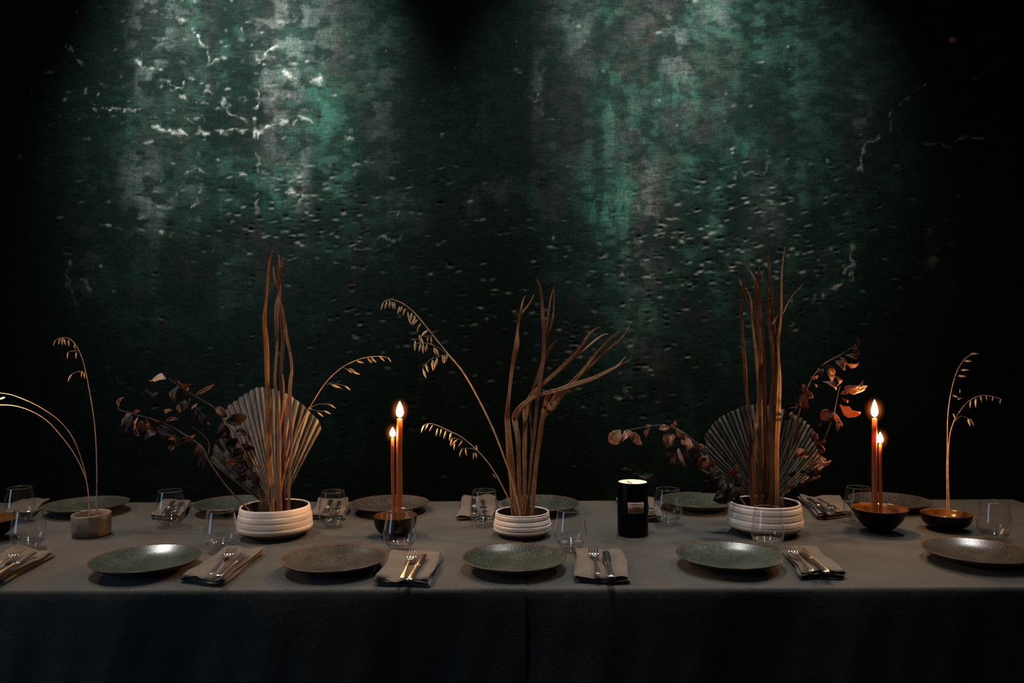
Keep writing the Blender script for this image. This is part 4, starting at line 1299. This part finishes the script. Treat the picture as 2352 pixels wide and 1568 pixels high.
# ------------------------------------------------------------------ leafy twigs
def leaf(L, W, curl, seed):
    rr = random.Random(seed)
    b = MB()
    n_ = 7
    rows = []
    roll = rr.uniform(-.6, 1.3) * curl
    for i in range(n_):
        q = i / (n_ - 1)
        w_ = W * (math.sin(PI * min(1, q * .97 + .02)) ** .75) * (1 - .25 * q)
        zc = L * curl * .45 * math.sin(q * 2.8 + rr.uniform(-.2, .2))
        w_ *= rr.uniform(.82, 1.12)
        row = []
        for k in range(5):
            s_ = (k - 2) / 2
            row.append((s_ * w_ * .5 * math.cos(roll * s_), q * L, zc + abs(s_) ** 1.3 * w_ * .5 * (.35 + roll * .5) + rr.uniform(-.11, .11) * W * abs(s_)))
        rows.append(row)
    rings = []
    for row in rows:
        rings.append(b.ring(row + [(x, y, z - .0006) for x, y, z in reversed(row)]))
    for a, c2 in zip(rings, rings[1:]):
        b.bridge(a, c2)
    b.f.append(tuple(reversed(rings[0]))); b.f.append(tuple(rings[-1]))
    return b


def branch(bowl, h_in, dy, stems, leaves, label, seed):
    """leaves: (px, py) of the leaf base, direction in degrees (0 right, 90 up), length px, width px, material key, tilt"""
    Y = bowl.y + dy
    s0 = stems[0][0]
    base = P(s0[0], s0[1], Y)
    org = Vector((base.x, Y, ZT + h_in))
    t = thing('leafy_twig', org, label, 'dried twig', 'leafy twigs in the white bowls')
    for k, st in enumerate(stems):
        q = [P(a[0], a[1], Y) + Vector((0, .015 * math.sin(i * .25), 0)) - org for i, a in enumerate(smooth_path(st, 4))]
        if k == 0:
            q = [Vector((q[0].x, q[0].y, 0))] + q
        r0 = .0026 if k == 0 else .0014
        MB().tube(q, [r0 * (1.1 - .75 * i / len(q)) for i in range(len(q))], 6).build('stem' if k == 0 else 'side_twig', M['bark'], t)
    rr = random.Random(seed)
    for i, (px, py, ang, L, W, key, *tl) in enumerate(leaves):
        tilt = tl[0] if tl else rr.uniform(-.6, .6)
        yaw = rr.uniform(-.5, .5)
        s_ = Y / F
        o = leaf(L * s_, W * s_ * 1.25, rr.uniform(.25, .7), seed * 100 + i).build('leaf', M['leaf_' + key], t, True)
        a = math.radians(ang)
        y_ax = Vector((math.cos(a), yaw, math.sin(a))).normalized()
        x_ax = y_ax.cross(Vector((math.sin(tilt) * math.sin(a), -math.cos(tilt), -math.sin(tilt) * math.cos(a)))).normalized()
        z_ax = x_ax.cross(y_ax)
        mtx = Matrix((x_ax, y_ax, z_ax)).transposed().to_4x4()
        mtx.translation = P(px, py, Y) + Vector((0, rr.uniform(-.015, .015), 0)) - org
        o.matrix_local = mtx


branch(W1, zi1, -.03, [[(572, 1172), (555, 1160), (517, 1120), (496, 1085), (482, 1055), (472, 1030), (448, 1012), (425, 1002), (395, 985), (360, 967), (320, 953), (300, 946), (274, 938)], [(478, 1042), (476, 1020), (462, 1000), (440, 980)]],
       [(272, 937, 65, 28, 10, 'brown'), (305, 948, 10, 18, 9, 'brown'), (300, 950, -95, 44, 24, 'dark'), (298, 947, -110, 28, 16, 'brown', .8), (322, 957, -75, 44, 26, 'pale', .9), (335, 962, -50, 36, 22, 'brown'), (330, 965, -100, 38, 26, 'dark'),
        (350, 966, -10, 28, 12, 'brown'), (360, 975, -60, 40, 26, 'dark'), (372, 985, -20, 40, 22, 'dark'), (362, 990, -140, 30, 20, 'dark'), (402, 1012, 170, 22, 14, 'brown', .6), (405, 1018, -110, 20, 13, 'brown'), (400, 1008, -50, 34, 22, 'dark'), (428, 1003, 15, 20, 12, 'pale', .7), (440, 1005, 200, 30, 16, 'dark'), (455, 1018, -110, 40, 20, 'dark'), (470, 1040, -100, 44, 16, 'dark')],
       'dark leafy twig in the left white bowl reaching low to the left', 21)
branch(W1, zi1, .026, [[(600, 1160), (594, 1145), (583, 1105), (574, 1065), (561, 1030), (542, 992), (517, 966), (490, 938), (470, 926), (450, 912), (420, 890), (393, 869)], [(517, 966), (505, 950), (492, 935)], [(561, 1030), (575, 1010), (590, 1000)]],
       [(386, 870, 190, 46, 26, 'pale', .9), (398, 878, 35, 16, 8, 'brown'), (412, 876, -5, 34, 24, 'brown', .9), (408, 885, -95, 40, 26, 'dark'), (420, 890, -60, 46, 26, 'dark'), (451, 906, 32, 46, 9, 'pale', .2), (430, 905, -140, 24, 20, 'brown'), (425, 900, 80, 14, 8, 'pale'), (440, 912, -110, 40, 24, 'dark'),
        (424, 928, -120, 26, 18, 'brown'), (398, 940, 220, 22, 14, 'brown', .7), (438, 948, 60, 24, 9, 'pale'), (445, 935, -60, 34, 22, 'dark'), (410, 962, 190, 28, 9, 'brown'), (462, 948, -70, 34, 20, 'dark'), (466, 970, -20, 14, 8, 'pale'), (495, 935, -45, 34, 18, 'brown'), (520, 968, 15, 46, 26, 'dark', .1), (515, 975, -90, 36, 20, 'dark'), (525, 985, -140, 34, 20, 'dark'), (540, 992, -20, 30, 20, 'dark'),
        (548, 1005, -150, 36, 20, 'dark'), (552, 1020, -20, 34, 18, 'dark'), (560, 1030, -140, 40, 22, 'dark'), (545, 1062, 190, 30, 13, 'brown'), (580, 1070, 5, 32, 8, 'pale', .1), (565, 1060, -160, 34, 24, 'dark'), (572, 1075, -130, 36, 22, 'dark'), (578, 1085, -60, 34, 18, 'dark'), (570, 1090, 200, 26, 16, 'dark'), (582, 1100, -130, 30, 14, 'dark'), (575, 1105, -30, 30, 18, 'dark'), (500, 1000, -70, 40, 14, 'dark'), (530, 1030, -100, 40, 16, 'dark')],
       'dark leafy twig in the left white bowl rising in front of the fan leaf', 22)
branch(W3, zi3, -.02, [[(1712, 1160), (1698, 1140), (1665, 1100), (1640, 1064), (1618, 1034), (1592, 1012), (1570, 994), (1550, 983), (1520, 978), (1490, 980), (1455, 984), (1428, 989)], [(1592, 1012), (1605, 1020), (1615, 1030)], [(1660, 1096), (1645, 1100), (1632, 1110)]],
       [(1426, 988, -115, 40, 28, 'pale', .3), (1450, 990, -135, 36, 20, 'pale', .5), (1458, 992, -62, 32, 20, 'pale', .7), (1444, 988, -70, 24, 16, 'brown'), (1480, 981, 10, 18, 7, 'brown'), (1490, 982, -105, 24, 16, 'brown', 1.0), (1538, 982, 190, 24, 14, 'pale'), (1540, 980, 60, 18, 12, 'pale'), (1536, 994, -100, 22, 18, 'brown', .9), (1548, 998, -120, 40, 26, 'brown', .6), (1550, 985, -50, 32, 12, 'brown'), (1570, 1000, -60, 28, 20, 'pale', .6), (1578, 1005, -100, 30, 18, 'pale'),
        (1560, 1030, -70, 44, 12, 'pale', .4), (1548, 1040, -110, 30, 12, 'brown'), (1530, 1038, -20, 18, 8, 'brown'), (1575, 1030, -80, 36, 18, 'dark'), (1595, 1018, -60, 30, 12, 'brown'), (1604, 1020, -40, 20, 10, 'pale'), (1600, 1035, -100, 40, 18, 'dark'), (1628, 1045, -115, 40, 24, 'brown', .4), (1632, 1050, -75, 36, 18, 'brown'),
        (1640, 1070, -120, 36, 18, 'dark'), (1655, 1095, 195, 40, 22, 'dark'), (1640, 1105, -140, 40, 22, 'dark'), (1660, 1100, -95, 44, 26, 'dark'), (1680, 1112, -70, 40, 22, 'dark'), (1672, 1095, 50, 36, 20, 'brown'), (1685, 1118, -120, 46, 26, 'dark'), (1692, 1120, 80, 34, 18, 'dark'), (1660, 1130, -150, 30, 16, 'dark'), (1680, 1140, 200, 40, 24, 'dark')],
       'leafy twig in the right white bowl arching left towards the jar candle', 23)
branch(W3, zi3, .03, [[(1790, 1156), (1800, 1120), (1812, 1060), (1822, 1000), (1832, 945), (1848, 895), (1868, 862), (1898, 834), (1935, 815), (1968, 792)]],
       [(1968, 795, 60, 22, 14, 'dark'), (1960, 800, -40, 24, 12, 'dark'), (1945, 815, -28, 32, 12, 'brown'), (1948, 836, 12, 30, 16, 'brown', .8), (1930, 820, -70, 26, 14, 'brown'), (1915, 828, -50, 30, 12, 'brown'), (1900, 838, -50, 30, 14, 'brown'), (1905, 850, -70, 28, 16, 'brown'), (1885, 845, -110, 24, 12, 'dark'), (1862, 866, 20, 20, 14, 'brown', .8), (1870, 868, -60, 24, 14, 'dark'), (1840, 890, -35, 34, 18, 'brown', .7), (1838, 905, -65, 36, 20, 'brown', .8), (1848, 888, 160, 30, 14, 'dark'),
        (1835, 925, -80, 34, 18, 'dark'), (1832, 935, -40, 18, 12, 'brown'), (1830, 930, 190, 30, 18, 'dark'), (1825, 948, 160, 26, 16, 'dark'), (1820, 945, -140, 30, 16, 'dark'), (1880, 850, 100, 20, 10, 'dark'), (1818, 960, 120, 24, 14, 'dark')],
       'dark leafy twig in the right white bowl arching up behind the brighter leaves', 24)
branch(W3, zi3, -.012, [[(1798, 1158), (1806, 1134), (1850, 1092), (1872, 1050), (1888, 1010), (1905, 965), (1918, 930), (1928, 905), (1935, 888)], [(1806, 1134), (1835, 1115), (1862, 1106)], [(1905, 965), (1915, 955), (1925, 945)]],
       [(1925, 896, 150, 40, 15, 'pale', .3), (1922, 890, 105, 30, 18, 'brown', .7), (1938, 888, 28, 42, 20, 'brown', .9), (1940, 890, 8, 50, 24, 'pale', .6), (1930, 905, 10, 20, 10, 'brown'), (1930, 912, -30, 18, 10, 'brown'), (1925, 928, -22, 48, 26, 'pale', .7), (1909, 945, 215, 32, 28, 'brown', .3), (1912, 946, -55, 38, 12, 'pale', .6), (1925, 965, -110, 28, 10, 'brown', .6), (1905, 955, -80, 24, 12, 'dark'),
        (1872, 985, 60, 22, 14, 'dark'), (1868, 990, -95, 26, 16, 'brown'), (1866, 1012, 5, 26, 12, 'brown', .8), (1872, 1020, -30, 22, 10, 'dark'), (1880, 1045, 70, 24, 13, 'brown'), (1872, 1058, 8, 34, 14, 'pale', .6), (1885, 1050, -60, 20, 12, 'brown'), (1852, 1065, 10, 22, 10, 'pale'), (1868, 1075, -20, 22, 12, 'brown'), (1865, 1085, 60, 18, 10, 'brown'), (1850, 1072, -60, 30, 16, 'dark'), (1840, 1085, -10, 26, 14, 'dark'), (1862, 1098, 15, 24, 8, 'pale', .2), (1845, 1102, 20, 22, 9, 'brown'), (1835, 1110, -20, 24, 12, 'dark'), (1850, 1040, 190, 30, 18, 'brown'), (1845, 1030, 230, 36, 16, 'brown'), (1830, 1080, 200, 26, 14, 'dark'), (1822, 1118, 160, 20, 10, 'brown'), (1880, 1000, 190, 20, 12, 'dark')],
       'leafy twig in the right white bowl with bright orange-lit leaves near the right tapers', 25)
